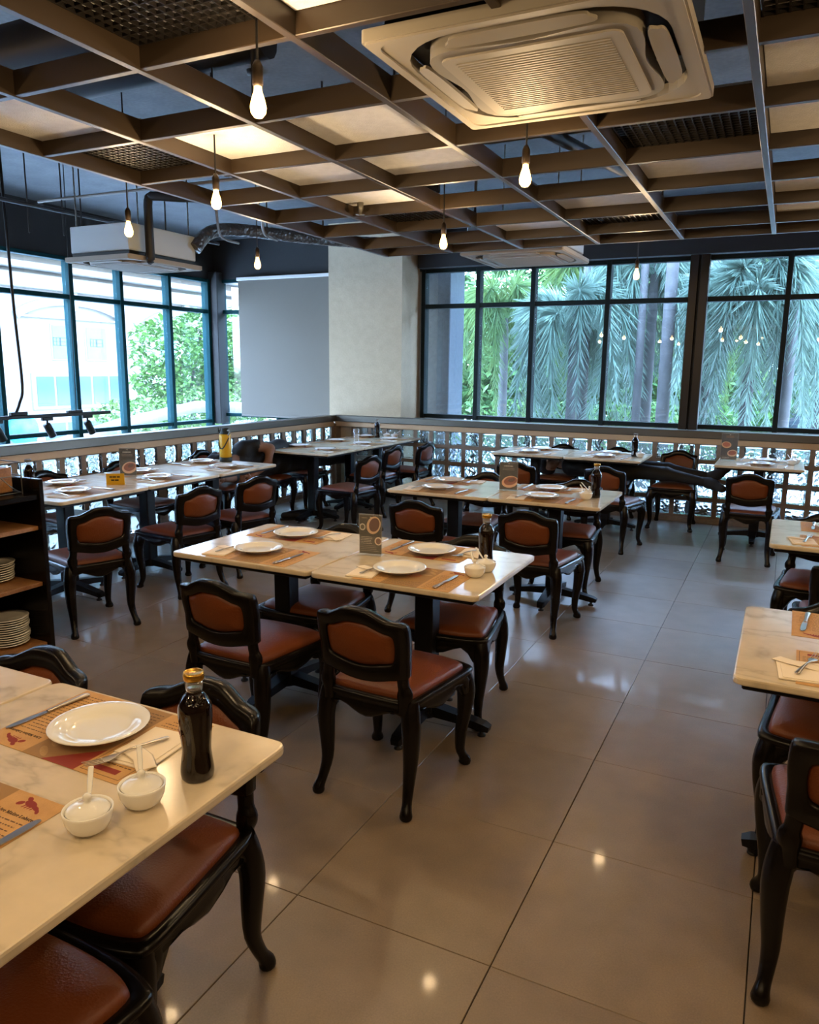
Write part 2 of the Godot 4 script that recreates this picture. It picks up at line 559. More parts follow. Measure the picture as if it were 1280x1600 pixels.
func camera_and_light() -> void:
	var cam := Camera3D.new()
	cam.name = "camera"
	cam.fov = 67.83
	cam.near = 0.05
	cam.far = 400.0
	add_child(cam)
	var yaw := 0.4543
	var pitch := 0.1862
	var roll := 0.0118
	var f := Vector3(-sin(yaw) * cos(pitch), -sin(pitch), -cos(yaw) * cos(pitch))
	var r0 := Vector3(cos(yaw), 0, -sin(yaw))
	var u0 := r0.cross(f)
	var r := r0 * cos(roll) + u0 * sin(roll)
	var up := u0 * cos(roll) - r0 * sin(roll)
	cam.transform = Transform3D(Basis(r, up, -f), Vector3(0, 1.6, 0))
	cam.current = true
	var sky := ProceduralSkyMaterial.new()
	sky.sky_top_color = Color(0.66, 0.80, 0.99)
	sky.sky_horizon_color = Color(0.82, 0.92, 1.0)
	sky.ground_horizon_color = Color(0.70, 0.72, 0.72)
	sky.ground_bottom_color = Color(0.45, 0.46, 0.45)
	sky.sky_energy_multiplier = 4.8
	sky.ground_energy_multiplier = 2.2
	var e := Environment.new()
	e.background_mode = Environment.BG_SKY
	e.sky = Sky.new()
	e.sky.sky_material = sky
	e.tonemap_mode = Environment.TONE_MAPPER_LINEAR
	e.tonemap_exposure = 1.05
	e.sdfgi_enabled = true
	e.ssao_enabled = true
	e.ssil_enabled = true
	var w := WorldEnvironment.new()
	w.name = "environment"
	w.environment = e
	add_child(w)

# ---------------------------------------------------------------- the room
func room() -> void:
	# floor: dark bed, every tile that can be told apart its own piece, plain slabs beyond
	var fl := struct_node("floor")
	part("slab", MB.new().box(Vector3(-2.2, -0.107, -2.8), Vector3(11.8, 0.2, 13.4)), M.grout, fl)
	var tile := MB.new().box(Vector3(0, -0.006, 0), Vector3(0.6275, 0.012, 0.6245), 0.0012).mesh()
	var tx := 0.631
	var tz := 0.6265
	for i in range(-8, 4):
		for j in range(-1, 12):
			var z1 := -1.733 - (j - 0.5) * tz
			if z1 - tz * 0.5 < ZB - 0.35:
				continue
			inst("tile", tile, [M.floor, M.floor2, M.floor3][(i * 7 + j * 5 + 64) % 3], fl, Vector3(-0.5846 + (i + 0.5) * tx, 0, z1))
	part("corridor_paving", MB.new().box(Vector3(-6.71, -0.006, -2.8), Vector3(2.62, 0.012, 13.0)), M.floor, fl)
	part("rear_paving", MB.new().box(Vector3(-1.05, -0.006, 1.31), Vector3(8.6, 0.012, 4.82)), M.floor, fl)
	part("side_paving", MB.new().box(Vector3(2.69, -0.006, -4.85), Vector3(1.16, 0.012, 7.3)), M.floor, fl)
	# shell
	var ce := struct_node("ceiling")
	part("slab", MB.new().box(Vector3(-2.2, SLAB + 0.15, -2.8), Vector3(12.0, 0.3, 13.6)), M.slab, ce)
	struct("wall_right", MB.new().box(Vector3(3.38, 1.6, -2.8), Vector3(0.2, 3.7, 13.4)), M.warmwall)
	struct("wall_rear", MB.new().box(Vector3(-2.2, 1.6, 3.72), Vector3(11.8, 3.7, 0.2)), M.warmwall)
	# left wall: upper dark band, sill wall, end beyond the windows
	var wl := struct_node("wall_left")
	part("header", MB.new().box(Vector3(-7.88, 3.13, -2.8), Vector3(0.22, 0.60, 13.2)), M.charcoal, wl)
	part("rear_pier", MB.new().box(Vector3(-7.88, 1.42, 1.4), Vector3(0.22, 2.85, 4.7)), M.warmwall, wl)
	# back wall: upper dark band and downstand
	var wb := struct_node("wall_back")
	part("header", MB.new().box(Vector3(-2.2, 3.13, -9.33), Vector3(11.8, 0.60, 0.22)), M.charcoal, wb)
	part("fascia", MB.new().box(Vector3(-0.55, 2.98, -9.13), Vector3(7.6, 0.26, 0.14), 0.004), M.charcoal, wb)
	part("side_pier", MB.new().box(Vector3(2.98, 1.5, -9.33), Vector3(0.9, 3.0, 0.22)), M.warmwall, wb)
	part("window_board", MB.new().box(Vector3(-0.7, 0.935, -8.97), Vector3(7.9, 0.05, 0.56), 0.004), M.mortar, wb)
	# corner column behind the parapet, with a splayed side towards the windows
	var colp := PackedVector2Array([Vector2(-5.46, -8.715), Vector2(-4.395, -8.715), Vector2(-4.395, -9.40), Vector2(-5.46, -9.40)])
	var cb := MB.new()
	cb.t = Transform3D(Basis(Vector3(1, 0, 0), Vector3(0, 0, 1), Vector3(0, 1, 0)), Vector3.ZERO)
	cb.prism(colp, 0.0, SLAB)
	struct("wall_column", cb, M.column)
	parapets()
	windows()

func parapets() -> void:
	# back: piers and joints of cement, four rows of glass block, cream board, steel ledge
	var rows := 4
	var bp := 0.2185
	var y0 := 0.055
	var bh := 0.2015
	var w := struct_node("wall_back_parapet")
	var block := MB.new().box(Vector3.ZERO, Vector3(0.168, 0.158, 0.085), 0.010).mesh()
	var xs: Array[float] = []
	var x := -4.12
	while x > XL + 0.2:
		xs.append(x + 0.09); x -= bp
	x = -4.12 + bp
	for i in 30:
		var xx := x + i * bp
		if xx > -1.79:
			xx += 0.055
		if xx < 2.3:
			xs.append(xx + 0.09)
	for q in xs:
		for r in rows:
			inst("glass_block", block, M.block, w, Vector3(q, y0 + (r + 0.5) * bh, ZB - 0.05))
	lattice(w, xs, rows, y0, bh, false)
	part("cream_board", MB.new().box(Vector3(-1.45, 0.880, ZB - 0.055), Vector3(7.7, 0.065, 0.125), 0.004), M.cream, w)
	part("ledge", MB.new().box(Vector3(-1.45, 0.950, ZB - 0.03), Vector3(7.74, 0.078, 0.13), 0.006), M.ledge, w)
	part("skirting", MB.new().box(Vector3(-1.45, 0.026, ZB - 0.045), Vector3(7.7, 0.052, 0.11), 0.003), M.mortar, w)
	# left
	var l := struct_node("wall_left_parapet")
	var zs: Array[float] = []
	for i in range(0, 14):
		zs.append(-5.60 - i * 0.2185)
	for i in range(0, 18):
		zs.append(-5.33 + i * 0.2185)
	for q in zs:
		if q < -8.47:
			continue
		for r in rows:
			inst("glass_block", block, M.block, l, Vector3(XL - 0.05, y0 + (r + 0.5) * bh, q), PI / 2)
	lattice(l, zs, rows, y0, bh, true)
	part("cream_board", MB.new().box(Vector3(XL - 0.055, 0.880, -4.95), Vector3(0.125, 0.065, 7.2), 0.004), M.cream, l)
	part("ledge", MB.new().box(Vector3(XL - 0.03, 0.950, -4.95), Vector3(0.13, 0.078, 7.24), 0.006), M.ledge, l)
	part("skirting", MB.new().box(Vector3(XL - 0.045, 0.026, -4.95), Vector3(0.11, 0.052, 7.2), 0.003), M.mortar, l)
	part("end_post", MB.new().box(Vector3(XL - 0.055, 0.46, ZB - 0.045), Vector3(0.15, 0.84, 0.12), 0.004), M.mortar, l)
	part("wall_end", MB.new().box(Vector3(XL - 0.05, 0.46, -1.2), Vector3(0.12, 0.84, 0.3), 0.004), M.mortar, l)

# cement joints between glass blocks: one strip per joint
func lattice(w: Node3D, at: Array[float], rows: int, y0: float, bh: float, left: bool) -> void:
	var a := at.duplicate()
	a.sort()
	var lo: float = a[0] - 0.16
	var hi: float = a[-1] + 0.16
	var b := MB.new()
	for r in rows + 1:
		var y := y0 + r * bh
		var c := Vector3((lo + hi) / 2, y, ZB - 0.05)
		var s := Vector3(hi - lo, 0.0435, 0.075)
		if left:
			c = Vector3(XL - 0.05, y, (lo + hi) / 2); s = Vector3(0.075, 0.0435, hi - lo)
		b.box(c, s, 0.003)
	part("bed_joints", b, M.mortar, w)
	b = MB.new()
	for i in a.size() + 1:
		var p0: float = a[i - 1] + 0.084 if i > 0 else lo
		var p1: float = a[i] - 0.084 if i < a.size() else hi
		var c := Vector3((p0 + p1) / 2, y0 + rows * bh / 2, ZB - 0.05)
		var s := Vector3(p1 - p0, rows * bh, 0.077)
		if left:
			c = Vector3(XL - 0.05, c.y, (p0 + p1) / 2); s = Vector3(0.077, rows * bh, p1 - p0)
		b.box(c, s, 0.003)
	part("upright_joints", b, M.mortar, w)

# one window: posts at the given places, a transom, head and sill, a pane in every opening
func window(called: String, left: bool, posts: Array, plane: float, sill: float, m: Material, pw := 0.055) -> void:
	var w := struct_node(called)
	var tr := 2.388
	var head := 2.845
	var lo: float = posts[0]
	var hi: float = posts[-1]
	var put := func(p: float, y: float, s: float, hgt: float, dep: float) -> MB:
		return MB.new().box(Vector3(plane, y, p), Vector3(dep, hgt, s), 0.004) if left else MB.new().box(Vector3(p, y, plane), Vector3(s, hgt, dep), 0.004)
	for p in posts:
		part("mullion", put.call(p, (0.0 + head) / 2, pw, head, 0.13), m, w)
	for q in [[0.03, 0.06], [sill + 0.025, 0.05], [tr, 0.055], [head - 0.02, 0.045]]:
		part("rail", put.call((lo + hi) / 2, q[0], hi - lo, q[1], 0.10), m, w)
	for i in posts.size() - 1:
		var a: float = posts[i]
		var c: float = posts[i + 1]
		if absf(c - a) < 0.13:
			continue
		for q in [[0.06, sill], [sill + 0.05, tr - 0.0275], [tr + 0.0275, head - 0.04]]:
			part("pane", put.call((a + c) / 2, (q[0] + q[1]) / 2, absf(c - a) - pw, q[1] - q[0], 0.008), M.glass, w)

func windows() -> void:
	window("window_1", true, [-9.07, -8.27, -7.41, -6.64, -5.64, -4.68, -3.73, -2.79, -1.84, -0.95], -7.80, 0.765, M.teal)
	window("window_2", false, [-7.66, -6.65, -5.50], -9.26, 0.86, M.teal)
	window("window_3", false, [-4.33, -3.58, -2.872, -1.972, -1.04], -9.26, 0.965, M.teal_dark)
	window("window_4", false, [-0.915, -0.09, 0.84, 1.735, 2.545], -9.26, 0.965, M.teal_dark)
	var t := struct_node("trim_1")
	for q in [-1.035, -0.925]:
		part("post", MB.new().box(Vector3(q, 1.95, -9.18), Vector3(0.092, 2.0, 0.13), 0.006), M.bronze, t)
	part("gap_strip", MB.new().box(Vector3(-0.98, 1.95, -9.21), Vector3(0.03, 2.0, 0.06)), M.black, t)
	part("corner_post", MB.new().box(Vector3(-7.69, 1.85, -9.18), Vector3(0.16, 2.2, 0.18), 0.006), M.charcoal, t)
	var b := thing("roller_blind", "grey roller blind drawn down beside the white corner column", "blind", Vector3(-6.425, 0.88, -9.13))
	part("fabric", MB.new().box(Vector3(0, 0.97, 0), Vector3(1.65, 1.94, 0.006)), M.blind, b)
	part("bottom_rail", MB.new().box(Vector3(0, 0.012, 0), Vector3(1.65, 0.024, 0.02), 0.005), M.ac_grey, b)
	part("head_rail", MB.new().box(Vector3(0, 1.955, 0), Vector3(1.69, 0.045, 0.045), 0.006), M.white, b)

# flat ring between two loops (x, y), from z0 to z1
func ringf(b: MB, o: Array, i: Array, z0: float, z1: float) -> void:
	var m := b.v.size()
	for q in o.size():
		var n := (q + 1) % o.size()
		var a := Vector3(o[q].x, o[q].y, z0)
		var c := Vector3(o[n].x, o[n].y, z0)
		var d := Vector3(i[q].x, i[q].y, z0)
		var e := Vector3(i[n].x, i[n].y, z0)
		var k := Vector3(0, 0, z1 - z0)
		b.quad(a, c, e, d); b.quad(a + k, d + k, e + k, c + k)
		b.quad(a, a + k, c + k, c); b.quad(d, e, e + k, d + k)
	b.fin(m)

func rrect(w: float, h: float, r: float, n := 6) -> Array:
	var out: Array = []
	for c in 4:
		var cx := (w / 2 - r) * (1.0 if c == 0 or c == 3 else -1.0)
		var cy := (h / 2 - r) * (1.0 if c < 2 else -1.0)
		for j in n:
			var a := PI / 2 * (c + float(j) / (n - 1))
			out.append(Vector2(cx + r * cos(a), cy + r * sin(a)))
	return out

func ceiling_grid() -> void:
	var ce := get_node("ceiling")
	var px := 0.5392
	var pz := 0.5361
	var end := -5.42
	var cols := 12
	var x1 := CX + (cols - 1) * px
	for i in cols:
		part("beam", MB.new().box(Vector3(CX + i * px, CH + 0.04, (end + 2.5) / 2), Vector3(0.026, 0.08, 2.5 - end), 0.002), M.metal_dark, ce)
	var rows: Array[float] = [end]
	for j in range(-7, 7):
		rows.append(CZ - j * pz)
	for z in rows:
		part("cross_beam", MB.new().box(Vector3((CX + x1) / 2, CH + 0.041, z), Vector3(x1 - CX + 0.026, 0.076, 0.024), 0.002), M.metal_dark, ce)
	var board := MB.new().box(Vector3.ZERO, Vector3(px - 0.030, 0.014, pz - 0.028), 0.002).mesh()
	var gm := MB.new()
	for i in 17:
		var p := -0.25 + i * 0.5 / 16
		gm.box(Vector3(0, 0, p), Vector3(0.505, 0.009, 0.0045))
		gm.box(Vector3(p, 0, 0), Vector3(0.0045, 0.012, 0.505))
	var grid := gm.mesh()
	# what fills the openings, row by row towards the windows: b board, m mesh, o open
	var fill := {-7: "bobmobbobmb", -6: "obbobmbobbo", -5: "bobbmobbobb", -4: "mbobbobmbob", -3: "bobbobbobbm", -2: "obmobobbmbo",
		-1: "oombobmbobb", 0: "boo..mbobob", 1: "mbb..bobbom", 2: "obbombbobbo", 3: "obooboboobb", 4: "omobobbomob", 5: "oobmobbobbo"}
	for j in fill:
		for i in 11:
			var k: String = fill[j][i]
			var p := Vector3(CX + (i + 0.5) * px, 0, CZ - (j + 0.5) * pz)
			if k == "b":
				p.y = CH + 0.066
				inst("ceiling_board", board, M.board, ce, p)
			elif k == "m":
				p.y = CH + 0.066
				var o := inst("wire_mesh", grid, M.mesh, ce, p)
				o.set_meta("kind", "stuff")
				inst("backing_board", board, M.board, ce, p + Vector3(0, 0.022, 0))
	for i in [1, 2]:
		inst("ceiling_board", MB.new().box(Vector3.ZERO, Vector3(px - 0.030, 0.014, 0.34), 0.002).mesh(), M.board, ce, Vector3(CX + (i + 0.5) * px, CH + 0.066, -5.23))

func cassette(label: String, at: Vector3, w: float, d: float, body_h: float, turn := 0.0) -> void:
	var t := thing("ceiling_cassette", label, "air conditioner", at, turn, "")
	# built face down: x across, z along, y up; local loops use (x, z)
	var flip := Transform3D(Basis(Vector3(1, 0, 0), Vector3(0, 0, 1), Vector3(0, 1, 0)), Vector3.ZERO)
	var b := MB.new()
	b.t = flip
	var inner := rrect(w * 0.875, d * 0.875, w * 0.24, 8)
	ringf(b, rrect(w, d, 0.014, 8), inner, 0.0, 0.030)
	ringf(b, rrect(w * 0.985, d * 0.985, 0.014, 8), rrect(w * 0.925, d * 0.925, w * 0.05, 8), -0.005, 0.0)
	part("panel_frame", b, M.ac, t)
	b = MB.new()
	b.box(Vector3(0, 0.048, 0), Vector3(w * 0.885, 0.03, d * 0.885), 0.004)
	part("air_slot", b, M.black, t)
	b = MB.new()
	b.box(Vector3(0, 0.064 + body_h / 2, 0), Vector3(w * 0.90, body_h, d * 0.90), 0.006)
	part("casing", b, M.acbody, t)
	# middle plate, waisted towards the corners like a cushion
	var poly := PackedVector2Array()
	for q in 64:
		var a := TAU * q / 64
		var c := cos(a)
		var s := sin(a)
		var e := 1.0 / pow(pow(absf(c), 5.0) + pow(absf(s), 5.0), 0.2)
		var k := e * (0.330 + 0.040 * pow(sin(2 * a), 2.0))
		poly.append(Vector2(c * k * w, s * k * d))
	b = MB.new()
	b.t = flip
	b.prism(poly, -0.012, 0.032, true)
	part("face_plate", b, M.ac2, t)
	b = MB.new()
	b.t = flip
	var g := w * 0.44
	ringf(b, rrect(w * 0.61, d * 0.61, 0.03, 6), rrect(w * 0.522, d * 0.522, 0.008, 6), -0.017, -0.012)
	part("grille_frame", b, M.ac, t)
	b = MB.new()
	b.box(Vector3(0, -0.0125, 0), Vector3(w * 0.525, 0.002, d * 0.525))
	part("filter", b, M.ac_grey, t)
	b = MB.new()
	for i in 26:
		b.box(Vector3(0, -0.0160, (-0.5 + (i + 0.5) / 26) * d * 0.52), Vector3(w * 0.522, 0.005, d * 0.52 / 26 * 0.50))
	for i in 10:
		b.box(Vector3((-0.5 + (i + 0.5) / 10) * w * 0.52, -0.0140, 0), Vector3(0.003, 0.003, d * 0.52))
	var gr := part("grille_slats", b, M.ac, t)
	gr.set_meta("kind", "stuff")
	for s in 4:
		var a := s * PI / 2
		var L := (d if s % 2 == 0 else w) * 0.37
		var off := (w if s % 2 == 0 else d) * 0.393
		var fp := PackedVector2Array([Vector2(-L * 0.62, -0.006), Vector2(-L * 0.46, -w * 0.030), Vector2(L * 0.46, -w * 0.030), Vector2(L * 0.62, -0.004), Vector2(L * 0.56, w * 0.026), Vector2(-L * 0.56, w * 0.026)])
		b = MB.new()
		b.t = Transform3D(Basis(Vector3.UP, a), Vector3.ZERO) * Transform3D(Basis(Vector3(0, 0, 1), Vector3(-1, 0, 0), Vector3(0, -1, 0)), Vector3(off, -0.004, 0)) * Transform3D(Basis(Vector3(1, 0, 0), 0.16), Vector3.ZERO)
		b.prism(PackedVector2Array(loop(Array(fp), 5)), -0.004, 0.004)
		part("flap", b, M.ac, t)
	for s in [[1, 1], [-1, 1], [-1, -1], [1, -1]]:
		b = MB.new()
		b.tube([Vector3(s[0] * w * 0.40, 0.10, s[1] * d * 0.40), Vector3(s[0] * w * 0.40, SLAB - at.y, s[1] * d * 0.40)], [0.006], 6)
		part("hanger_rod", b, M.foil, t)

func pendant(at: Vector3, label: String, energy := LAMP) -> void:
	var t := thing("pendant_bulb", label, "pendant lamp", at, 0.0, "bare bulb pendants")
	part("cord", MB.new().tube([Vector3(0, 0.10, 0), Vector3(0, SLAB - at.y - 0.02, 0)], [0.0035], 6), M.rubber, t)
	part("ceiling_rose", MB.new().lathe([Vector2(0, SLAB - at.y), Vector2(0.04, SLAB - at.y), Vector2(0.035, SLAB - at.y - 0.03), Vector2(0, SLAB - at.y - 0.03)], 16), M.rubber, t)
	part("socket", MB.new().lathe([Vector2(0, 0.105), Vector2(0.007, 0.105), Vector2(0.014, 0.09), Vector2(0.014, 0.05), Vector2(0.011, 0.044), Vector2(0, 0.044)], 16), M.brass, t)
	part("bulb", MB.new().lathe([Vector2(0, 0.047), Vector2(0.009, 0.046), Vector2(0.011, 0.032), Vector2(0.017, 0.014), Vector2(0.021, -0.004), Vector2(0.019, -0.018), Vector2(0.011, -0.028), Vector2(0, -0.031)], 18), M.bulb, t)
	var l := OmniLight3D.new()
	l.name = "lamp"
	l.light_color = Color(1.0, 0.85, 0.64)
	l.light_energy = energy
	l.light_size = 0.03
	l.omni_range = 14.0
	l.omni_attenuation = 2.0
	l.shadow_enabled = true
	t.add_child(l)
	l.position = Vector3(0, -0.012, 0)

const LAMP := 0.36

# ceiling spots behind the camera, aimed down at the near tables
func spot(at: Vector3, tilt: float) -> void:
	var t := thing("ceiling_spot", "black ceiling spot behind or beside the camera, outside the photo", "spotlight", at, 0.0, "ceiling spots behind the camera")
	part("stem", MB.new().tube([Vector3(0, 0.06, 0), Vector3(0, SLAB - at.y, 0)], [0.008], 8), M.black, t)
	var r := Basis(Vector3.RIGHT, -tilt)
	var b := MB.new()
	b.t = Transform3D(r, Vector3.ZERO)
	b.lathe([Vector2(0, 0.07), Vector2(0.034, 0.07), Vector2(0.040, 0.06), Vector2(0.040, -0.07), Vector2(0.034, -0.07), Vector2(0.032, -0.052), Vector2(0, -0.052)], 18)
	part("lamp_housing", b, M.black, t)
	b = MB.new()
	b.t = Transform3D(r, Vector3.ZERO)
	b.lathe([Vector2(0, -0.053), Vector2(0.030, -0.053), Vector2(0.028, -0.060), Vector2(0, -0.061)], 18)
	part("lamp_lens", b, M.bulb, t)
	var l := SpotLight3D.new()
	l.name = "lamp"
	l.light_color = Color(1.0, 0.85, 0.64)
	l.light_energy = 0.42
	l.light_size = 0.03
	l.spot_angle = 58.0
	l.spot_angle_attenuation = 0.9
	l.spot_range = 12.0
	l.spot_attenuation = 2.0
	l.shadow_enabled = true
	t.add_child(l)
	l.position = r * Vector3(0, -0.075, 0)
	l.basis = Basis(Vector3.RIGHT, -PI / 2 - tilt)

func services() -> void:
	cassette("large cream ceiling cassette air conditioner above the aisle, nearest the camera", Vector3(-0.68, 2.425, -2.27), 0.79, 0.79, 0.24)
	cassette("hanging cassette air conditioner with exposed grey casing by the left windows", Vector3(-4.66, 2.36, -4.62), 0.66, 0.78, 0.19)
	cassette("ceiling cassette air conditioner in front of the back windows", Vector3(-1.93, 2.45, -5.98), 0.80, 0.80, 0.24)
	var pl := [[Vector3(-1.27, 2.25, -1.70), "bare warm bulb hanging highest and nearest, left of the large air conditioner"],
		[Vector3(-2.13, 2.25, -2.56), "bare warm bulb under the left part of the ceiling grid"],
		[Vector3(-2.98, 2.25, -2.92), "bare warm bulb on a cord just left of the ceiling grid"],
		[Vector3(-3.15, 2.25, -4.17), "bare warm bulb hanging in front of the roller blind's top"],
		[Vector3(-1.70, 2.25, -3.85), "bare warm bulb hanging beside the white column's top right"],
		[Vector3(-0.88, 2.25, -2.68), "bare warm bulb hanging just behind the large air conditioner"],
		[Vector3(-1.01, 2.25, -5.59), "bare warm bulb hanging in front of the palm windows"]]
	for q in pl:
		pendant(q[0], q[1])
	for q in [[-2.6, -0.9], [-0.9, -0.35], [0.45, -1.6], [0.75, -3.3], [0.9, -5.2], [-2.4, 0.7], [-0.7, 1.0], [1.0, 0.4], [2.2, -1.6], [2.3, -4.2], [-3.9, -0.9]]:
		pendant(Vector3(q[0], 2.25, q[1]), "bare warm bulb hanging behind or beside the camera, outside the photo", 0.30 if q[1] > -1.0 and q[0] < 0.0 else 0.5)
	for q in [[-1.9, 0.1, -0.5], [-0.6, 0.1, -0.55], [0.9, -0.3, -0.35], [-1.2, 1.6, -0.6], [1.6, -2.6, -0.15], [0.6, 1.4, -0.5]]:
		spot(Vector3(q[0], 2.40, q[1]), q[2])
	# pipes and ducts under the slab
	var w := Vector3.ZERO
	solo("insulated_pipe", MB.new().tube(loop([Vector3(-4.35, 2.52, -4.95), Vector3(-4.33, 2.66, -5.10), Vector3(-4.25, 2.72, -5.35), Vector3(-4.0, 2.73, -5.9), Vector3(-3.72, 2.75, -6.44), Vector3(-3.4, 2.80, -7.0), Vector3(-3.1, 2.9, -7.6)], 5, false), [0.052], 12), M.foil, "foil wrapped pipe running from the hanging air conditioner to the column", "pipe")
	solo("drain_pipe", MB.new().tube(loop([Vector3(-4.30, 2.36, -4.40), Vector3(-4.29, 2.40, -4.40), Vector3(-4.29, 2.74, -4.40), Vector3(-4.27, 2.80, -4.41), Vector3(-4.20, 2.80, -4.42), Vector3(-3.75, 2.78, -4.56), Vector3(-2.2, 2.78, -4.9)], 4, false), [0.032], 10), M.rubber, "black drain pipe bending up beside the hanging air conditioner", "pipe")
	solo("conduit", MB.new().tube([Vector3(-5.40, 2.8, -2.2), Vector3(-5.36, 2.8, -4.0), Vector3(-5.23, 2.8, -6.3)], [0.016], 8), M.duct, "thin dark conduit running along above the left parapet", "conduit")
	solo("conduit", MB.new().tube([Vector3(-5.62, 2.9, -4.55), Vector3(-2.6, 2.9, -4.60)], [0.012], 8), M.ac_grey, "thin pale conduit crossing under the dark slab at left", "conduit")
	solo("cable", MB.new().tube(loop([Vector3(-3.75, 2.78, -4.5), Vector3(-3.95, 2.68, -4.75), Vector3(-4.2, 2.62, -5.1), Vector3(-4.35, 2.64, -5.5)], 6, false), [0.010], 8), M.ac_grey, "grey cable sagging to the foil pipe, left one", "cable")
	solo("cable", MB.new().tube(loop([Vector3(-3.45, 2.80, -4.55), Vector3(-3.62, 2.70, -4.85), Vector3(-3.85, 2.64, -5.2), Vector3(-4.02, 2.66, -5.6)], 6, false), [0.012], 8), M.ac_grey, "grey cable sagging to the foil pipe, right one", "cable")
	for q in [[-2.25, 2.80, 0.10, "black insulated duct above the open ceiling cell, upper one"], [-2.50, 2.78, 0.085, "black insulated duct above the open ceiling cell, lower one"]]:
		solo("air_duct", MB.new().tube([Vector3(-4.2, q[1], q[0]), Vector3(-2.9, q[1], q[0]), Vector3(-1.9, q[1] + 0.06, q[0] - 0.1)], [q[2]], 14), M.duct, q[3], "duct")
	solo("foil_duct", MB.new().tube(loop([Vector3(-1.62, 2.62, -1.42), Vector3(-1.2, 2.64, -1.6), Vector3(-0.8, 2.66, -1.68), Vector3(0.2, 2.7, -1.7)], 5, false), [0.06], 12), M.foil, "crinkled foil duct above the large air conditioner's left corner", "duct")
	solo("foil_duct", MB.new().tube(loop([Vector3(-2.62, 2.60, -3.2), Vector3(-2.45, 2.60, -3.9), Vector3(-2.5, 2.62, -4.7), Vector3(-2.55, 2.62, -5.2)], 5, false), [0.07], 12), M.foil, "crinkled foil duct lying above the left edge of the grid", "duct")
	solo("steel_pipe", MB.new().tube([Vector3(-1.35, 2.86, -4.0), Vector3(-0.90, 2.80, -5.6)], [0.035], 10), M.duct, "dark pipe slanting above the grid behind the large air conditioner", "pipe")
	solo("steel_pipe", MB.new().tube([Vector3(-4.4, 2.95, -3.55), Vector3(1.8, 2.95, -3.55)], [0.028], 10), M.duct, "dark pipe running across above the middle of the grid", "pipe")
	solo("steel_pipe", MB.new().tube([Vector3(-2.8, 2.90, -4.42), Vector3(1.8, 2.90, -4.45)], [0.022], 10), M.duct, "thin dark pipe running across above the grid's far part", "pipe")
	solo("cable_tray", MB.new().box(Vector3(0.3, 2.72, -2.2), Vector3(0.30, 0.10, 3.2), 0.01), M.acbody, "grey metal trunking seen right of the large air conditioner", "trunking")
	# threaded rods that carry the grid
	var n := 0
	for i in [0, 2, 4, 6]:
		for j in [-1, 1, 3, 5]:
			var p := Vector3(CX + i * 0.5392, 0, CZ - j * 0.5361)
			solo("hanger_rod", MB.new().tube([Vector3(p.x, CH + 0.07, p.z), Vector3(p.x, SLAB, p.z)], [0.007], 6), M.duct, "thin steel rod carrying the dark ceiling grid from the slab", "rod", "grid hanger rods")
	for q in [[-5.5, -4.35, "first"], [-5.35, -4.55, "second"], [-5.2, -4.6, "third"], [-4.6, -4.9, "fourth"], [-3.9, -5.3, "fifth"]]:
		solo("hanger_rod", MB.new().tube([Vector3(q[0], 2.62, q[1]), Vector3(q[0], SLAB, q[1])], [0.006], 6), M.duct, "thin steel rod hanging near the left air conditioner, %s from the left" % q[2], "rod")
	# track light beyond the left parapet
	var t := thing("track_light", "black track light hung from a cable before the left windows", "track light", Vector3(-5.9, 1.15, -4.5))
	part("rail", MB.new().box(Vector3(0, 0, -0.05), Vector3(0.035, 0.032, 1.72), 0.004), M.black, t)
	for q in [0.29, -0.20, -0.64]:
		var b := MB.new()
		b.box(Vector3(0, -0.028, q), Vector3(0.03, 0.03, 0.11), 0.004)
		b.tube([Vector3(0, -0.03, q), Vector3(0, -0.075, q)], [0.009], 8)
		var h := part("adapter", b, M.black, t)
		b = MB.new()
		b.t = Transform3D(Basis(Vector3(1, 0, 0), 0.50), Vector3(0, -0.13, q - 0.02))
		b.lathe([Vector2(0, 0.065), Vector2(0.030, 0.065), Vector2(0.034, 0.055), Vector2(0.034, -0.065), Vector2(0.028, -0.065), Vector2(0.026, -0.05), Vector2(0, -0.05)], 16)
		part("lamp_head", b, M.black, t)
	part("feed_box", MB.new().box(Vector3(0, 0.03, 0.08), Vector3(0.04, 0.03, 0.16), 0.004), M.black, t)
	part("feed_box", MB.new().box(Vector3(0, 0.025, -0.50), Vector3(0.04, 0.022, 0.16), 0.004), M.black, t)
	part("cable", MB.new().tube(loop([Vector3(0, 2.24, 0.06), Vector3(0, 1.55, 0.05), Vector3(0, 0.9, 0.04), Vector3(0, 0.28, 0.02), Vector3(0, 0.12, 0.06), Vector3(0, 0.04, 0.10)], 5, false), [0.012], 8), M.black, t)
	part("wire", MB.new().tube([Vector3(0, 0.02, -0.52), Vector3(0, 2.24, -0.56)], [0.004], 6), M.black, t)
	solo("sprinkler", MB.new().tube([Vector3(-2.22, 2.86, -3.88), Vector3(-2.22, 2.50, -3.88)], [0.012], 8).lathe([Vector2(0, 2.50), Vector2(0, 2.50)], 4).at(-2.22, 2.44, -3.88).lathe([Vector2(0, 0.07), Vector2(0.018, 0.06), Vector2(0.018, 0.03), Vector2(0.008, 0.0), Vector2(0.026, -0.004), Vector2(0, -0.008)], 14), M.steel, "steel sprinkler head hanging in an open cell of the grid", "sprinkler")

# ---------------------------------------------------------------- furniture
var chair0: Node3D
var table0: Node3D

func back_z(x: float, y: float) -> float:
	return -0.215 - maxf(0.0, y - 0.40) * 0.20 + 1.0 * x * x * clampf((y - 0.40) / 0.2, 0.0, 1.0)

func mirror(p: Array) -> Array:
	var out: Array = p.duplicate()
	for i in range(p.size() - 2, 0, -1):
		out.append(Vector2(-p[i].x, p[i].y))
	return out

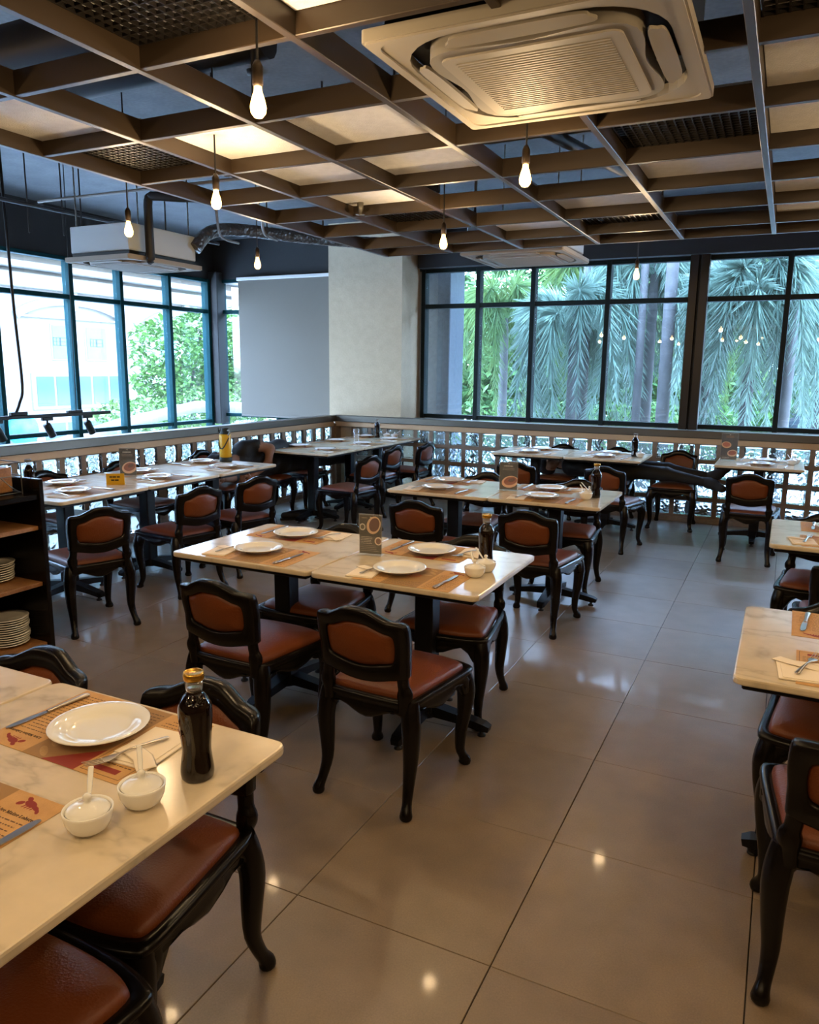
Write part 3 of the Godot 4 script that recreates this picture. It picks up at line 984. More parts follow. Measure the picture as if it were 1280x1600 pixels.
func make_chair() -> Node3D:
	var t := thing("dining_chair", "chair", "chair")
	# seat: trapezoid with a bowed front and soft corners, domed
	var outl: Array = loop([Vector2(0, 0.245), Vector2(0.12, 0.240), Vector2(0.20, 0.222), Vector2(0.226, 0.195), Vector2(0.222, 0.10), Vector2(0.203, -0.06), Vector2(0.187, -0.18), Vector2(0.165, -0.212), Vector2(0.08, -0.218), Vector2(0, -0.22), Vector2(-0.08, -0.218), Vector2(-0.165, -0.212), Vector2(-0.187, -0.18), Vector2(-0.203, -0.06), Vector2(-0.222, 0.10), Vector2(-0.226, 0.195), Vector2(-0.20, 0.222), Vector2(-0.12, 0.240)], 3)
	var b := MB.new()
	var m := 0
	var prof := [[0.885, 0.395], [0.90, 0.412], [0.915, 0.430], [0.905, 0.442], [0.86, 0.452], [0.72, 0.461], [0.45, 0.468], [0.2, 0.470]]
	for i in prof.size() - 1:
		for q in outl.size():
			var n := (q + 1) % outl.size()
			var f := func(r: Array, c: Vector2) -> Vector3: return Vector3(c.x * r[0], r[1], c.y * r[0])
			b.quad(f.call(prof[i], outl[q]), f.call(prof[i], outl[n]), f.call(prof[i + 1], outl[n]), f.call(prof[i + 1], outl[q]), b.g)
	for q in outl.size():
		var n := (q + 1) % outl.size()
		b.tri(Vector3(outl[q].x * 0.2, 0.470, outl[q].y * 0.2), Vector3(outl[n].x * 0.2, 0.470, outl[n].y * 0.2), Vector3(0, 0.4705, 0), b.g)
		b.tri(Vector3(outl[q].x * 0.905, 0.395, outl[q].y * 0.905), Vector3(0, 0.395, 0), Vector3(outl[n].x * 0.905, 0.395, outl[n].y * 0.905))
	b.fin(0)
	part("seat", b, M.leather, t)
	# seat frame: band round the seat, its lower edge waved between the legs, a bead along its top
	b = MB.new()
	var c := outl.size()
	var rows: Array = []
	for q in c:
		var p: Vector2 = outl[q]
		var side := absf(p.x) / (0.19 + 0.08 * (p.y + 0.2))
		var drop: float
		if absf(p.y) > 0.185 and absf(p.x) < 0.2:
			var u := absf(p.x) / 0.19
			drop = 0.060 + 0.024 * cos(u * PI * 1.3) * (1.0 - u * 0.3) + 0.07 * smoothstep(0.66, 1.0, u)
		else:
			var u := absf(p.y + 0.01) / 0.20
			drop = 0.058 + 0.020 * cos(u * PI * 1.3) + 0.07 * smoothstep(0.66, 1.0, u)
		var yb := 0.425 - drop
		var o := Vector3(p.x, 0, p.y)
		var sec: Array[Vector3] = []
		for e in [[0.90, 0.428], [0.97, 0.433], [1.03, 0.431], [1.055, 0.423], [1.055, 0.414], [1.02, 0.405], [1.012, 0.397], [1.035, 0.384], [1.03, yb + 0.010], [1.0, yb], [0.93, yb + 0.002], [0.89, yb + 0.02], [0.88, 0.425]]:
			sec.append(Vector3(o.x * e[0], e[1], o.z * e[0]))
		rows.append(sec)
	for q in c:
		var n := (q + 1) % c
		var kk: int = rows[q].size()
		for j in kk:
			var j1 := (j + 1) % kk
			b.quad(rows[q][j], rows[q][j1], rows[n][j1], rows[n][j], b.g)
	b.fin(0)
	part("seat_frame", b, M.dark, t)
	# cabriole legs
	for sx in [-1.0, 1.0]:
		b = MB.new()
		b.tube(loop([Vector3(sx * 0.196, 0.420, 0.198), Vector3(sx * 0.203, 0.375, 0.206), Vector3(sx * 0.210, 0.32, 0.214), Vector3(sx * 0.207, 0.24, 0.210), Vector3(sx * 0.198, 0.15, 0.200), Vector3(sx * 0.196, 0.075, 0.200), Vector3(sx * 0.204, 0.038, 0.212), Vector3(sx * 0.209, 0.018, 0.220), Vector3(sx * 0.208, 0.0, 0.220)], 3, false),
			[0.032, 0.034, 0.036, 0.038, 0.0385, 0.038, 0.037, 0.035, 0.033, 0.0305, 0.0285, 0.0265, 0.0245, 0.0225, 0.021, 0.0195, 0.0185, 0.018, 0.0185, 0.0205, 0.0235, 0.0255, 0.026, 0.024, 0.017], 12, true, false, Vector3(0, 0, 1))
		part("leg", b, M.dark, t)
		b = MB.new()
		b.tube(loop([Vector3(sx * 0.172, 0.425, -0.192), Vector3(sx * 0.178, 0.375, -0.200), Vector3(sx * 0.184, 0.31, -0.207), Vector3(sx * 0.182, 0.22, -0.204), Vector3(sx * 0.178, 0.13, -0.208), Vector3(sx * 0.184, 0.06, -0.232), Vector3(sx * 0.190, 0.025, -0.250), Vector3(sx * 0.191, 0.0, -0.254)], 3, false),
			[0.030, 0.032, 0.034, 0.0355, 0.036, 0.0355, 0.0345, 0.033, 0.031, 0.029, 0.027, 0.025, 0.023, 0.021, 0.0195, 0.0185, 0.0185, 0.020, 0.022, 0.024, 0.023, 0.018], 12, true, false, Vector3(0, 0, 1))
		part("leg", b, M.dark, t)
	# back: moulded frame round a padded panel, two posts down to the seat
	var oo := mirror([Vector2(0, 0.780), Vector2(0.048, 0.776), Vector2(0.085, 0.759), Vector2(0.122, 0.742), Vector2(0.160, 0.737), Vector2(0.184, 0.724), Vector2(0.188, 0.66), Vector2(0.183, 0.60), Vector2(0.182, 0.55), Vector2(0.176, 0.524), Vector2(0.12, 0.512), Vector2(0.06, 0.499), Vector2(0, 0.494)])
	var ii := mirror([Vector2(0, 0.724), Vector2(0.04, 0.721), Vector2(0.072, 0.709), Vector2(0.102, 0.696), Vector2(0.126, 0.689), Vector2(0.138, 0.677), Vector2(0.141, 0.645), Vector2(0.137, 0.605), Vector2(0.130, 0.587), Vector2(0.116, 0.578), Vector2(0.08, 0.571), Vector2(0.04, 0.563), Vector2(0, 0.560)])
	var o3: Array = []
	var i3: Array = []
	for p in loop(oo, 3): o3.append(Vector3(p.x, p.y, back_z(p.x, p.y)))
	for p in loop(ii, 3): i3.append(Vector3(p.x, p.y, back_z(p.x, p.y)))
	b = MB.new()
	b.ring(o3, i3, 0.048, 12)
	for sx in [-1.0, 1.0]:
		var path: Array = []
		for p in loop([Vector2(0.158, 0.385), Vector2(0.160, 0.43), Vector2(0.164, 0.465), Vector2(0.158, 0.50), Vector2(0.156, 0.54), Vector2(0.160, 0.58)], 4, false):
			path.append(Vector3(sx * p.x, p.y, back_z(p.x, p.y)))
		b.tube(path, [Vector2(0.022, 0.022), Vector2(0.022, 0.022), Vector2(0.022, 0.022), Vector2(0.022, 0.022), Vector2(0.023, 0.022), Vector2(0.026, 0.023), Vector2(0.029, 0.024), Vector2(0.030, 0.024), Vector2(0.030, 0.024), Vector2(0.028, 0.023), Vector2(0.024, 0.021), Vector2(0.022, 0.020), Vector2(0.022, 0.020)], 12, true, false, Vector3(0, 0, 1))
	part("back_frame", b, M.dark, t)
	b = MB.new()
	var cen := Vector3(0, 0.640, back_z(0, 0.640))
	var n3 := i3.size()
	for sd in [1.0, -1.0]:
		var lv := [[1.03, 0.004], [0.97, 0.012], [0.80, 0.019], [0.45, 0.024], [0.0, 0.025]]
		for e in lv.size() - 1:
			for q in n3:
				var f := func(q2: int, r: Array) -> Vector3:
					var d: Vector3 = i3[q2] - cen
					var pp: Vector3 = cen + d * r[0]
					pp.z = back_z(pp.x, pp.y) + sd * r[1]
					return pp
				var q1 := (q + 1) % n3
				if lv[e + 1][0] > 0.0:
					b.quad(f.call(q, lv[e]), f.call(q1, lv[e]), f.call(q1, lv[e + 1]), f.call(q, lv[e + 1]), b.g + (1 if sd > 0 else 0)) if sd > 0 else b.quad(f.call(q1, lv[e]), f.call(q, lv[e]), f.call(q, lv[e + 1]), f.call(q1, lv[e + 1]), b.g)
				else:
					if sd > 0:
						b.tri(f.call(q, lv[e]), f.call(q1, lv[e]), f.call(q, lv[e + 1]), b.g + 1)
					else:
						b.tri(f.call(q1, lv[e]), f.call(q, lv[e]), f.call(q, lv[e + 1]), b.g)
	for q in n3:
		var q1 := (q + 1) % n3
		var a: Vector3 = cen + (i3[q] - cen) * 1.03
		var d: Vector3 = cen + (i3[q1] - cen) * 1.03
		a.z = back_z(a.x, a.y); d.z = back_z(d.x, d.y)
		b.quad(a + Vector3(0, 0, -0.004), d + Vector3(0, 0, -0.004), d + Vector3(0, 0, 0.004), a + Vector3(0, 0, 0.004))
	b.fin(0)
	part("back_pad", b, M.leather, t)
	return t

var chairs_made := 0
func chair(x: float, z: float, turn: float, label: String, group := "") -> void:
	var k := rng.randf_range(-0.03, 0.03)
	if chairs_made == 0:
		chair0.position = Vector3(x, 0, z); chair0.rotation.y = turn + k
		chair0.set_meta("label", label)
		chair0.set_meta("group", "leather dining chairs")
	else:
		dup(chair0, "dining_chair", label, Vector3(x, 0, z), turn + k, "leather dining chairs")
	chairs_made += 1

func make_table(w: float, d: float) -> Node3D:
	var t := thing("pedestal_table", "table", "table")
	var flip := Transform3D(Basis(Vector3(1, 0, 0), Vector3(0, 0, 1), Vector3(0, 1, 0)), Vector3.ZERO)
	var b := MB.new()
	b.t = flip
	var rr := func(k: float, r: float) -> PackedVector2Array: return PackedVector2Array(rrect(w - k, d - k, r, 6))
	# stone top with eased edges: three slices
	var m := b.v.size()
	var lv := [[0.012, 0.731], [0.002, 0.734], [0.0, 0.738], [0.0, 0.749], [0.003, 0.7535], [0.010, 0.755]]
	var outs: Array = []
	for e in lv: outs.append([rr.call(e[0], 0.028), e[1]])
	for i in outs.size() - 1:
		for q in 24:
			var n := (q + 1) % 24
			b.quad(Vector3(outs[i][0][q].x, outs[i][0][q].y, outs[i][1]), Vector3(outs[i][0][n].x, outs[i][0][n].y, outs[i][1]), Vector3(outs[i + 1][0][n].x, outs[i + 1][0][n].y, outs[i + 1][1]), Vector3(outs[i + 1][0][q].x, outs[i + 1][0][q].y, outs[i + 1][1]))
	for q in range(1, 23):
		var lo: PackedVector2Array = outs[0][0]
		var hi: PackedVector2Array = outs[-1][0]
		b.tri(Vector3(lo[0].x, lo[0].y, 0.731), Vector3(lo[q + 1].x, lo[q + 1].y, 0.731), Vector3(lo[q].x, lo[q].y, 0.731))
		b.tri(Vector3(hi[0].x, hi[0].y, 0.755), Vector3(hi[q].x, hi[q].y, 0.755), Vector3(hi[q + 1].x, hi[q + 1].y, 0.755))
	b.fin(m)
	part("tabletop", b, M.marble, t)
	part("support_board", MB.new().box(Vector3(0, 0.7215, 0), Vector3(w - 0.05, 0.019, d - 0.05), 0.004), M.black, t)
	part("column", MB.new().box(Vector3(0, 0.39, 0), Vector3(0.088, 0.66, 0.088), 0.006), M.black, t)
	part("hub", MB.new().lathe([Vector2(0, 0.105), Vector2(0.052, 0.10), Vector2(0.06, 0.06), Vector2(0.055, 0.045), Vector2(0, 0.045)], 20), M.black, t)
	for q in 4:
		b = MB.new()
		b.t = Transform3D(Basis(Vector3.UP, q * PI / 2), Vector3.ZERO)
		b.tube([Vector3(0, 0.078, 0.03), Vector3(0, 0.064, 0.17), Vector3(0, 0.046, 0.285), Vector3(0, 0.040, 0.312)], [Vector2(0.032, 0.026), Vector2(0.029, 0.020), Vector2(0.026, 0.017), Vector2(0.019, 0.012)], 4, true, true)
		var arm := part("base_arm", b, M.black, t)
		b = MB.new()
		b.t = Transform3D(Basis.IDENTITY, Basis(Vector3.UP, q * PI / 2) * Vector3(0, 0, 0.275))
		b.lathe([Vector2(0, 0.034), Vector2(0.010, 0.034), Vector2(0.010, 0.012), Vector2(0.018, 0.008), Vector2(0.019, 0.0), Vector2(0, 0.0)], 14)
		part("foot_pad", b, M.rubber, arm)
	return t

func furniture() -> void:
	# tables: near, middle and far rows of the aisle side, then the two lines along the left parapet
	table0 = make_table(0.755, 0.755)
	table0.position = Vector3(-1.357, 0, -2.972)
	table0.set_meta("label", "marble topped table in the middle of the room, right half of pair")
	table0.set_meta("group", "square marble tables")
	var T := [[-2.118, -2.972, "marble topped table in the middle of the room, left half of pair"],
		[-1.365, -5.115, "marble topped table right behind the central pair, right half"], [-2.126, -5.115, "marble topped table right behind the central pair, left half"],
		[-1.577, -7.835, "marble topped table at the back parapet, right half of its pair"], [-2.338, -7.835, "marble topped table at the back parapet, left half of its pair"],
		[-0.175, -7.93, "single marble topped table near the back parapet at right"],
		[-1.330, -0.955, "marble topped table in the left foreground with the dark bottle"], [-2.092, -0.955, "marble topped table cut by the left edge in the foreground"],
		[0.312, -2.605, "marble topped table at the right edge, nearest one there"], [1.073, -2.605, "marble topped table beyond the right edge beside the nearest one"],
		[0.365, -4.53, "marble topped table at the right edge reflecting blue daylight"]]
	for q in T:
		dup(table0, "pedestal_table", q[2], Vector3(q[0], 0, q[1]), 0.0, "square marble tables")
	var long := make_table(0.845, 0.755)
	long.position = Vector3(-4.42, 0, -5.13)
	long.set_meta("label", "wide marble table with the yellow bottle by the left parapet")
	long.set_meta("group", "wide marble tables")
	for q in [[-4.42, -4.37, "wide marble table with the small yellow sign by the left parapet"], [-4.42, -3.61, "wide marble table half hidden behind the dark service cabinet"],
		[-4.455, -6.77, "wide marble table above the sleeping person, nearest of the corner line"], [-4.455, -7.53, "wide marble table in the corner line, with the drinking glass"], [-4.455, -8.20, "wide marble table in the corner against the back parapet"]]:
		dup(long, "pedestal_table", q[2], Vector3(q[0], 0, q[1]), 0.0, "wide marble tables")
	chair0 = make_chair()
	var N := PI         # faces away from the camera
	var S := 0.0        # faces the camera
	var Lf := -PI / 2   # faces the left parapet
	var Rt := PI / 2
	var C := [
		[-1.275, -2.50, N - 0.05, "brown leather chair alone in front of the central table, right one"],
		[-1.955, -2.53, N - 0.03, "brown leather chair in front of the central table, left one"],
		[-1.335, -3.225, S + 0.05, "brown leather chair tucked under the far side of the central table, right"],
		[-2.05, -3.16, S, "brown leather chair tucked under the far side of the central table, left"],
		[-1.325, -4.59, N, "leather chair seen from behind between the central tables and next row, right"],
		[-2.08, -4.58, N, "leather chair seen from behind between the central tables and next row, left"],
		[-1.375, -5.50, S, "leather chair on the far side of the second table row, right"],
		[-2.13, -5.54, S, "leather chair on the far side of the second table row, left"],
		[-1.35, -7.00, N - 0.16, "leather chair standing askew before the back parapet table, right one"],
		[-2.17, -6.92, N, "leather chair before the back parapet table, left, behind a menu card"],
		[-0.97, -8.26, S, "leather chair facing the room with the sleeper's feet on it"],
		[-1.62, -8.26, S, "leather chair under the hips of the sleeper at the back parapet"],
		[-2.22, -8.26, S, "leather chair under the head of the sleeper at the back parapet"],
		[-0.205, -7.13, N, "leather chair seen from behind at the single table near the back"],
		[-3.83, -3.26, Lf - 0.36, "leather chair beside the dark service cabinet, nearest of the left line"],
		[-3.87, -4.13, Lf - 0.19, "leather chair on the aisle side of the left tables, second from cabinet"],
		[-3.84, -4.76, Lf - 0.24, "leather chair on the aisle side of the left tables, third from cabinet"],
		[-4.93, -4.07, Rt, "leather chair against the left parapet, nearest the service cabinet"],
		[-4.92, -4.82, Rt, "leather chair against the left parapet behind the tall menu card"],
		[-4.93, -5.90, Rt, "leather chair under the head of the sleeper by the yellow bottle"],
		[-4.93, -6.58, Rt, "leather chair under the hips of the sleeper by the left parapet"],
		[-4.95, -7.25, Rt, "leather chair under the knees of the sleeper by the left parapet"],
		[-3.80, -6.42, Lf - 0.17, "leather chair on the aisle side of the corner tables, nearest"],
		[-4.05, -7.38, Lf - 0.07, "leather chair on the aisle side of the corner tables, middle"],
		[-3.92, -7.95, Lf - 0.06, "leather chair on the aisle side of the corner tables, farthest"],
		[-1.31, -1.20, S, "leather chair behind the dark bottle in the left foreground"],
		[-1.885, -1.16, S, "leather chair at the left edge behind the foreground table"],
		[-1.215, -0.70, N, "leather chair seat in the bottom left corner under the table"],
		[0.27, -2.19, N, "leather chair cut by the right edge, nearest the camera"],
		[0.255, -2.83, S, "leather chair tucked under the right edge table, facing the camera"],
		[0.27, -4.80, S, "leather chair behind the blue reflecting table at right"],
		[0.36, -4.10, N, "leather chair in front of the blue reflecting table at right"]]
	for q in C:
		chair(q[0], q[1], q[2], q[3])
	service_cabinet()

func service_cabinet() -> void:
	# open shelf unit that runs towards the camera along the left edge; its open side faces the aisle
	var p := Vector3(-3.52, 0, -2.75)
	var t := thing("service_cabinet", "dark wooden service cabinet with open shelves at the left edge", "cabinet", p)
	part("end_panel", MB.new().box(Vector3(-0.26, 0.50, 0.014), Vector3(0.52, 1.0, 0.028), 0.003), M.dark, t)
	part("back_panel", MB.new().box(Vector3(-0.508, 0.47, 0.76), Vector3(0.022, 0.94, 1.46), 0.002), M.dark, t)
	part("counter", MB.new().box(Vector3(-0.262, 0.905, 0.76), Vector3(0.50, 0.03, 1.46), 0.003), M.dark, t)
	part("side_panel", MB.new().box(Vector3(-0.26, 0.47, 1.50), Vector3(0.52, 0.94, 0.028), 0.003), M.dark, t)
	part("plinth", MB.new().box(Vector3(-0.25, 0.035, 0.76), Vector3(0.48, 0.07, 1.44), 0.002), M.dark, t)
	part("shelf", MB.new().box(Vector3(-0.262, 0.735, 0.757), Vector3(0.47, 0.022, 1.455), 0.002), M.shelf_wood, t)
	part("shelf", MB.new().box(Vector3(-0.262, 0.425, 0.757), Vector3(0.47, 0.022, 1.455), 0.002), M.shelf_wood, t)
	part("shelf", MB.new().box(Vector3(-0.262, 0.081, 0.757), Vector3(0.47, 0.022, 1.455), 0.002), M.shelf_wood, t)
	# stacked plates on two shelves
	var prof := [Vector2(0, 0.004), Vector2(0.045, 0.004), Vector2(0.05, 0.0), Vector2(0.055, 0.003), Vector2(0.085, 0.010), Vector2(0.112, 0.016), Vector2(0.113, 0.019), Vector2(0.085, 0.0135), Vector2(0.058, 0.007), Vector2(0.0, 0.0065)]
	var pm := MB.new().lathe(prof, 28).mesh()
	for q in [[-0.27, 0.436, 0.150, 8, "middle shelf"], [-0.19, 0.092, 0.150, 12, "bottom shelf"]]:
		for i in q[3]:
			var where: String = "top" if i == q[3] - 1 else ("bottom" if i == 0 else "one of those between")
			var o := inst(numbered("stacked_plate"), pm, M.china, self, p + Vector3(q[0] + rng.randf_range(-0.004, 0.004), q[1] + i * 0.0128, q[2] + rng.randf_range(-0.004, 0.004)))
			tag(o, "white plate in the stack on the cabinet's %s, %s" % [q[4], where], "plate", "plates stacked on the cabinet shelves")
	var b := thing("wire_rack", "small wire rack with cartons on the service cabinet's counter", "rack", p + Vector3(-0.19, 0.92, 0.16))
	var r := MB.new()
	for x in [-0.10, 0.10]:
		for z in [-0.10, 0.10]:
			r.tube([Vector3(x, 0, z), Vector3(x, 0.17, z)], [0.003], 6)
	for y in [0.01, 0.10, 0.17]:
		for s in [-0.10, 0.10]:
			r.tube([Vector3(s, y, -0.10), Vector3(s, y, 0.10)], [0.003], 6)
			r.tube([Vector3(-0.10, y, s), Vector3(0.10, y, s)], [0.003], 6)
	r.tube(loop([Vector3(0.10, 0.10, 0.02), Vector3(0.12, 0.05, -0.02), Vector3(0.11, 0.01, -0.08)], 5, false), [0.003], 6)
	part("wires", r, M.steel, b)
	part("carton", MB.new().box(Vector3(-0.02, 0.075, 0), Vector3(0.15, 0.13, 0.16), 0.004), M.shelf_wood, b)
	b = thing("pepper_mill", "black grinder with a curved spout handle beside the wire rack", "grinder", p + Vector3(-0.38, 0.92, 0.10))
	part("body", MB.new().lathe([Vector2(0, 0), Vector2(0.032, 0), Vector2(0.03, 0.13), Vector2(0.024, 0.15), Vector2(0, 0.155)], 18), M.black, b)
	part("spout", MB.new().tube(loop([Vector3(0, 0.145, 0), Vector3(0.01, 0.165, -0.03), Vector3(0.015, 0.155, -0.07), Vector3(0.015, 0.115, -0.085)], 5, false), [0.018, 0.018, 0.016, 0.014, 0.012], 10), M.black, b)

# ---------------------------------------------------------------- things on the tables
const TY := 0.755
var P := {}   # one of each kind, copied afterwards

func protos() -> void:
	var plate := MB.new().lathe([Vector2(0, 0.005), Vector2(0.052, 0.005), Vector2(0.056, 0.0), Vector2(0.061, 0.0), Vector2(0.064, 0.005), Vector2(0.078, 0.0125), Vector2(0.096, 0.0185), Vector2(0.1125, 0.0215), Vector2(0.1135, 0.0235), Vector2(0.111, 0.0250), Vector2(0.096, 0.0225), Vector2(0.080, 0.0175), Vector2(0.074, 0.0125), Vector2(0.066, 0.0095), Vector2(0.05, 0.0085), Vector2(0.0, 0.0085)], 40)
	P.plate = plate.mesh()
	P.mat = MB.new().print_flat(0.428, 0.295, 0.0008).mesh()
	# knife: blade then handle, pointing to -z
	var b := MB.new()
	var flip := Transform3D(Basis(Vector3(1, 0, 0), Vector3(0, 0, 1), Vector3(0, 1, 0)), Vector3(0, 0.0025, 0))
	b.t = flip
	b.prism(PackedVector2Array(loop([Vector2(-0.006, 0.0), Vector2(-0.007, -0.05), Vector2(-0.008, -0.085), Vector2(-0.004, -0.108), Vector2(0.004, -0.112), Vector2(0.009, -0.09), Vector2(0.009, -0.03), Vector2(0.006, 0.0)], 2)), -0.0008, 0.0010)
	P.blade = b.mesh()
	P.handle = MB.new().tube([Vector3(0, 0.004, -0.008), Vector3(0, 0.004, 0.0), Vector3(0, 0.0045, 0.03), Vector3(0, 0.005, 0.075), Vector3(0, 0.0055, 0.100), Vector3(0, 0.005, 0.108)], [Vector2(0.005, 0.003), Vector2(0.007, 0.004), Vector2(0.006, 0.0040), Vector2(0.0085, 0.0048), Vector2(0.0095, 0.0050), Vector2(0.006, 0.003)], 10).mesh()
	# fork: four tines, neck, handle
	b = MB.new()
	for i in 4:
		var x := -0.0105 + i * 0.007
		b.tube([Vector3(x * 0.9, 0.004, -0.055), Vector3(x, 0.006, -0.075), Vector3(x, 0.011, -0.100)], [Vector2(0.0016, 0.0012), Vector2(0.0016, 0.0012), Vector2(0.0008, 0.0008)], 6)
	b.tube([Vector3(0, 0.006, -0.022), Vector3(0, 0.005, -0.036), Vector3(0, 0.004, -0.048), Vector3(0, 0.0045, -0.060)], [Vector2(0.004, 0.0018), Vector2(0.010, 0.0014), Vector2(0.0135, 0.0012), Vector2(0.012, 0.001)], 10)
	P.tines = b.mesh()
	P.fork_handle = MB.new().tube([Vector3(0, 0.006, -0.024), Vector3(0, 0.009, 0.0), Vector3(0, 0.007, 0.05), Vector3(0, 0.004, 0.088), Vector3(0, 0.004, 0.094)], [Vector2(0.0034, 0.0018), Vector2(0.003, 0.0018), Vector2(0.0055, 0.0020), Vector2(0.008, 0.0018), Vector2(0.005, 0.0012)], 10).mesh()
	# napkin: folded twice, its loose corner turned up over itself
	b = MB.new().print_flat(0.118, 0.165, 0.0030)
	P.napkin = b.mesh()
	b = MB.new()
	b.tube([Vector3(-0.058, 0.0042, -0.080), Vector3(-0.02, 0.0075, -0.050), Vector3(0.02, 0.0085, -0.035), Vector3(0.058, 0.0042, -0.030)], [Vector2(0.022, 0.0012)], 10)
	b.box(Vector3(0.004, 0.0042, 0.0), Vector3(0.106, 0.0016, 0.150), 0.0006)
	P.fold = b.mesh()

func piece(called: String, label: String, cat: String, at: Vector3, turn: float, group: String, parts: Array) -> Node3D:
	var t := thing(called, label, cat, at, turn, group)
	for q in parts:
		inst(q[0], q[1], q[2], t)
	return t

# one cover: x, z is the middle of the placemat; turn 0 for a diner who looks towards -z
func cover(where: String, x: float, z: float, turn: float, o := {}) -> void:
	var r := Basis(Vector3.UP, turn)
	var j := rng.randf_range(-0.04, 0.04)
	var at := func(lx: float, y: float, lz: float) -> Vector3: return Vector3(x, TY + y, z) + r * Vector3(lx, 0, lz)
	var pm := inst(numbered("placemat"), P.mat, M.kraft, self, at.call(0, 0.0006, 0), turn + j * 0.4)
	tag(pm, "kraft paper placemat %s" % where, "placemat", "paper placemats")
	if o.get("plate", true):
		var pl := inst(numbered("dinner_plate"), P.plate, M.china, self, at.call(o.get("px", -0.055), 0.0016, o.get("pz", -0.035)), 0.0)
		tag(pl, "white round dinner plate %s" % where, "plate", "dinner plates")
	if o.get("napkin", true):
		piece("paper_napkin", "folded paper napkin %s" % where, "napkin", at.call(o.get("nx", -0.205), 0.0016, o.get("nz", 0.045)), turn + j + 0.1, "folded napkins", [["sheet", P.fold, M.napkin], ["printed_layer", P.napkin, M.napkin]])
		piece("fork", "steel fork on the napkin %s" % where, "fork", at.call(o.get("nx", -0.205) + 0.02, 0.0075, o.get("nz", 0.045) - 0.045), turn - 0.25 + j * 2, "steel forks", [["tines", P.tines, M.cutlery], ["handle", P.fork_handle, M.cutlery]])
	if o.get("knife", true):
		piece("table_knife", "steel table knife %s" % where, "knife", at.call(o.get("kx", 0.150), 0.0016, 0.02), turn - 0.06 + j, "steel table knives", [["blade", P.blade, M.cutlery], ["handle", P.handle, M.cutlery]])

func bottle(where: String, x: float, z: float, gold := true) -> Node3D:
	var t := thing("sauce_bottle", "dark sauce bottle with %s cap %s" % ["gold" if gold else "pale", where], "bottle", Vector3(x, TY, z), 0.0, "dark sauce bottles")
	var pr := [Vector2(0, 0.001), Vector2(0.029, 0.001), Vector2(0.0335, 0.006), Vector2(0.0345, 0.020), Vector2(0.0315, 0.045), Vector2(0.0300, 0.065), Vector2(0.0320, 0.095), Vector2(0.0340, 0.125), Vector2(0.0350, 0.148), Vector2(0.0325, 0.165), Vector2(0.024, 0.180), Vector2(0.0175, 0.188), Vector2(0.0160, 0.196)]
	var fill: Array = []
	for p in loop(pr, 3, false): fill.append(p)
	fill.append(Vector2(0, 0.196))
	part("sauce", MB.new().lathe(fill, 28), M.sauce, t)
	part("neck", MB.new().lathe([Vector2(0.0162, 0.190), Vector2(0.0175, 0.200), Vector2(0.0180, 0.222), Vector2(0.0165, 0.222), Vector2(0.0155, 0.198), Vector2(0.0162, 0.190)], 24), M.bottle_glass, t)
	part("cap", MB.new().lathe([Vector2(0, 0.216), Vector2(0.020, 0.216), Vector2(0.0215, 0.220), Vector2(0.0215, 0.229), Vector2(0.0200, 0.2325), Vector2(0.017, 0.2320), Vector2(0.016, 0.2310), Vector2(0, 0.2310)], 28), M.gold if gold else M.ac_grey, t)
	return t

func sugar_bowl(where: String, x: float, z: float, turn := 0.0) -> void:
	var t := thing("lidded_bowl", "small white lidded bowl with spoon %s" % where, "bowl", Vector3(x, TY, z), turn, "lidded condiment bowls")
	part("bowl", MB.new().lathe([Vector2(0, 0.003), Vector2(0.020, 0.003), Vector2(0.022, 0.0), Vector2(0.026, 0.001), Vector2(0.036, 0.010), Vector2(0.0425, 0.024), Vector2(0.0450, 0.040), Vector2(0.0455, 0.0445), Vector2(0.0440, 0.0455), Vector2(0.0415, 0.043), Vector2(0.030, 0.014), Vector2(0, 0.006)], 28), M.china, t)
	var lid := part("lid", MB.new().lathe([Vector2(0, 0.036), Vector2(0.0385, 0.040), Vector2(0.0395, 0.0425), Vector2(0.034, 0.0475), Vector2(0.022, 0.0525), Vector2(0.008, 0.056), Vector2(0.0055, 0.060), Vector2(0.008, 0.065), Vector2(0.0075, 0.070), Vector2(0.003, 0.0735), Vector2(0, 0.074)], 28), M.china, t)
	part("spoon_handle", MB.new().tube(loop([Vector3(0.014, 0.050, 0.0), Vector3(0.026, 0.058, 0.0), Vector3(0.046, 0.072, 0.0), Vector3(0.066, 0.087, 0.0), Vector3(0.069, 0.089, 0)], 3, false), [Vector2(0.0028, 0.0022), Vector2(0.003, 0.0024), Vector2(0.0034, 0.0024), Vector2(0.0038, 0.0024), Vector2(0.0044, 0.0024), Vector2(0.005, 0.0024), Vector2(0.0052, 0.0022)], 8), M.china, lid)

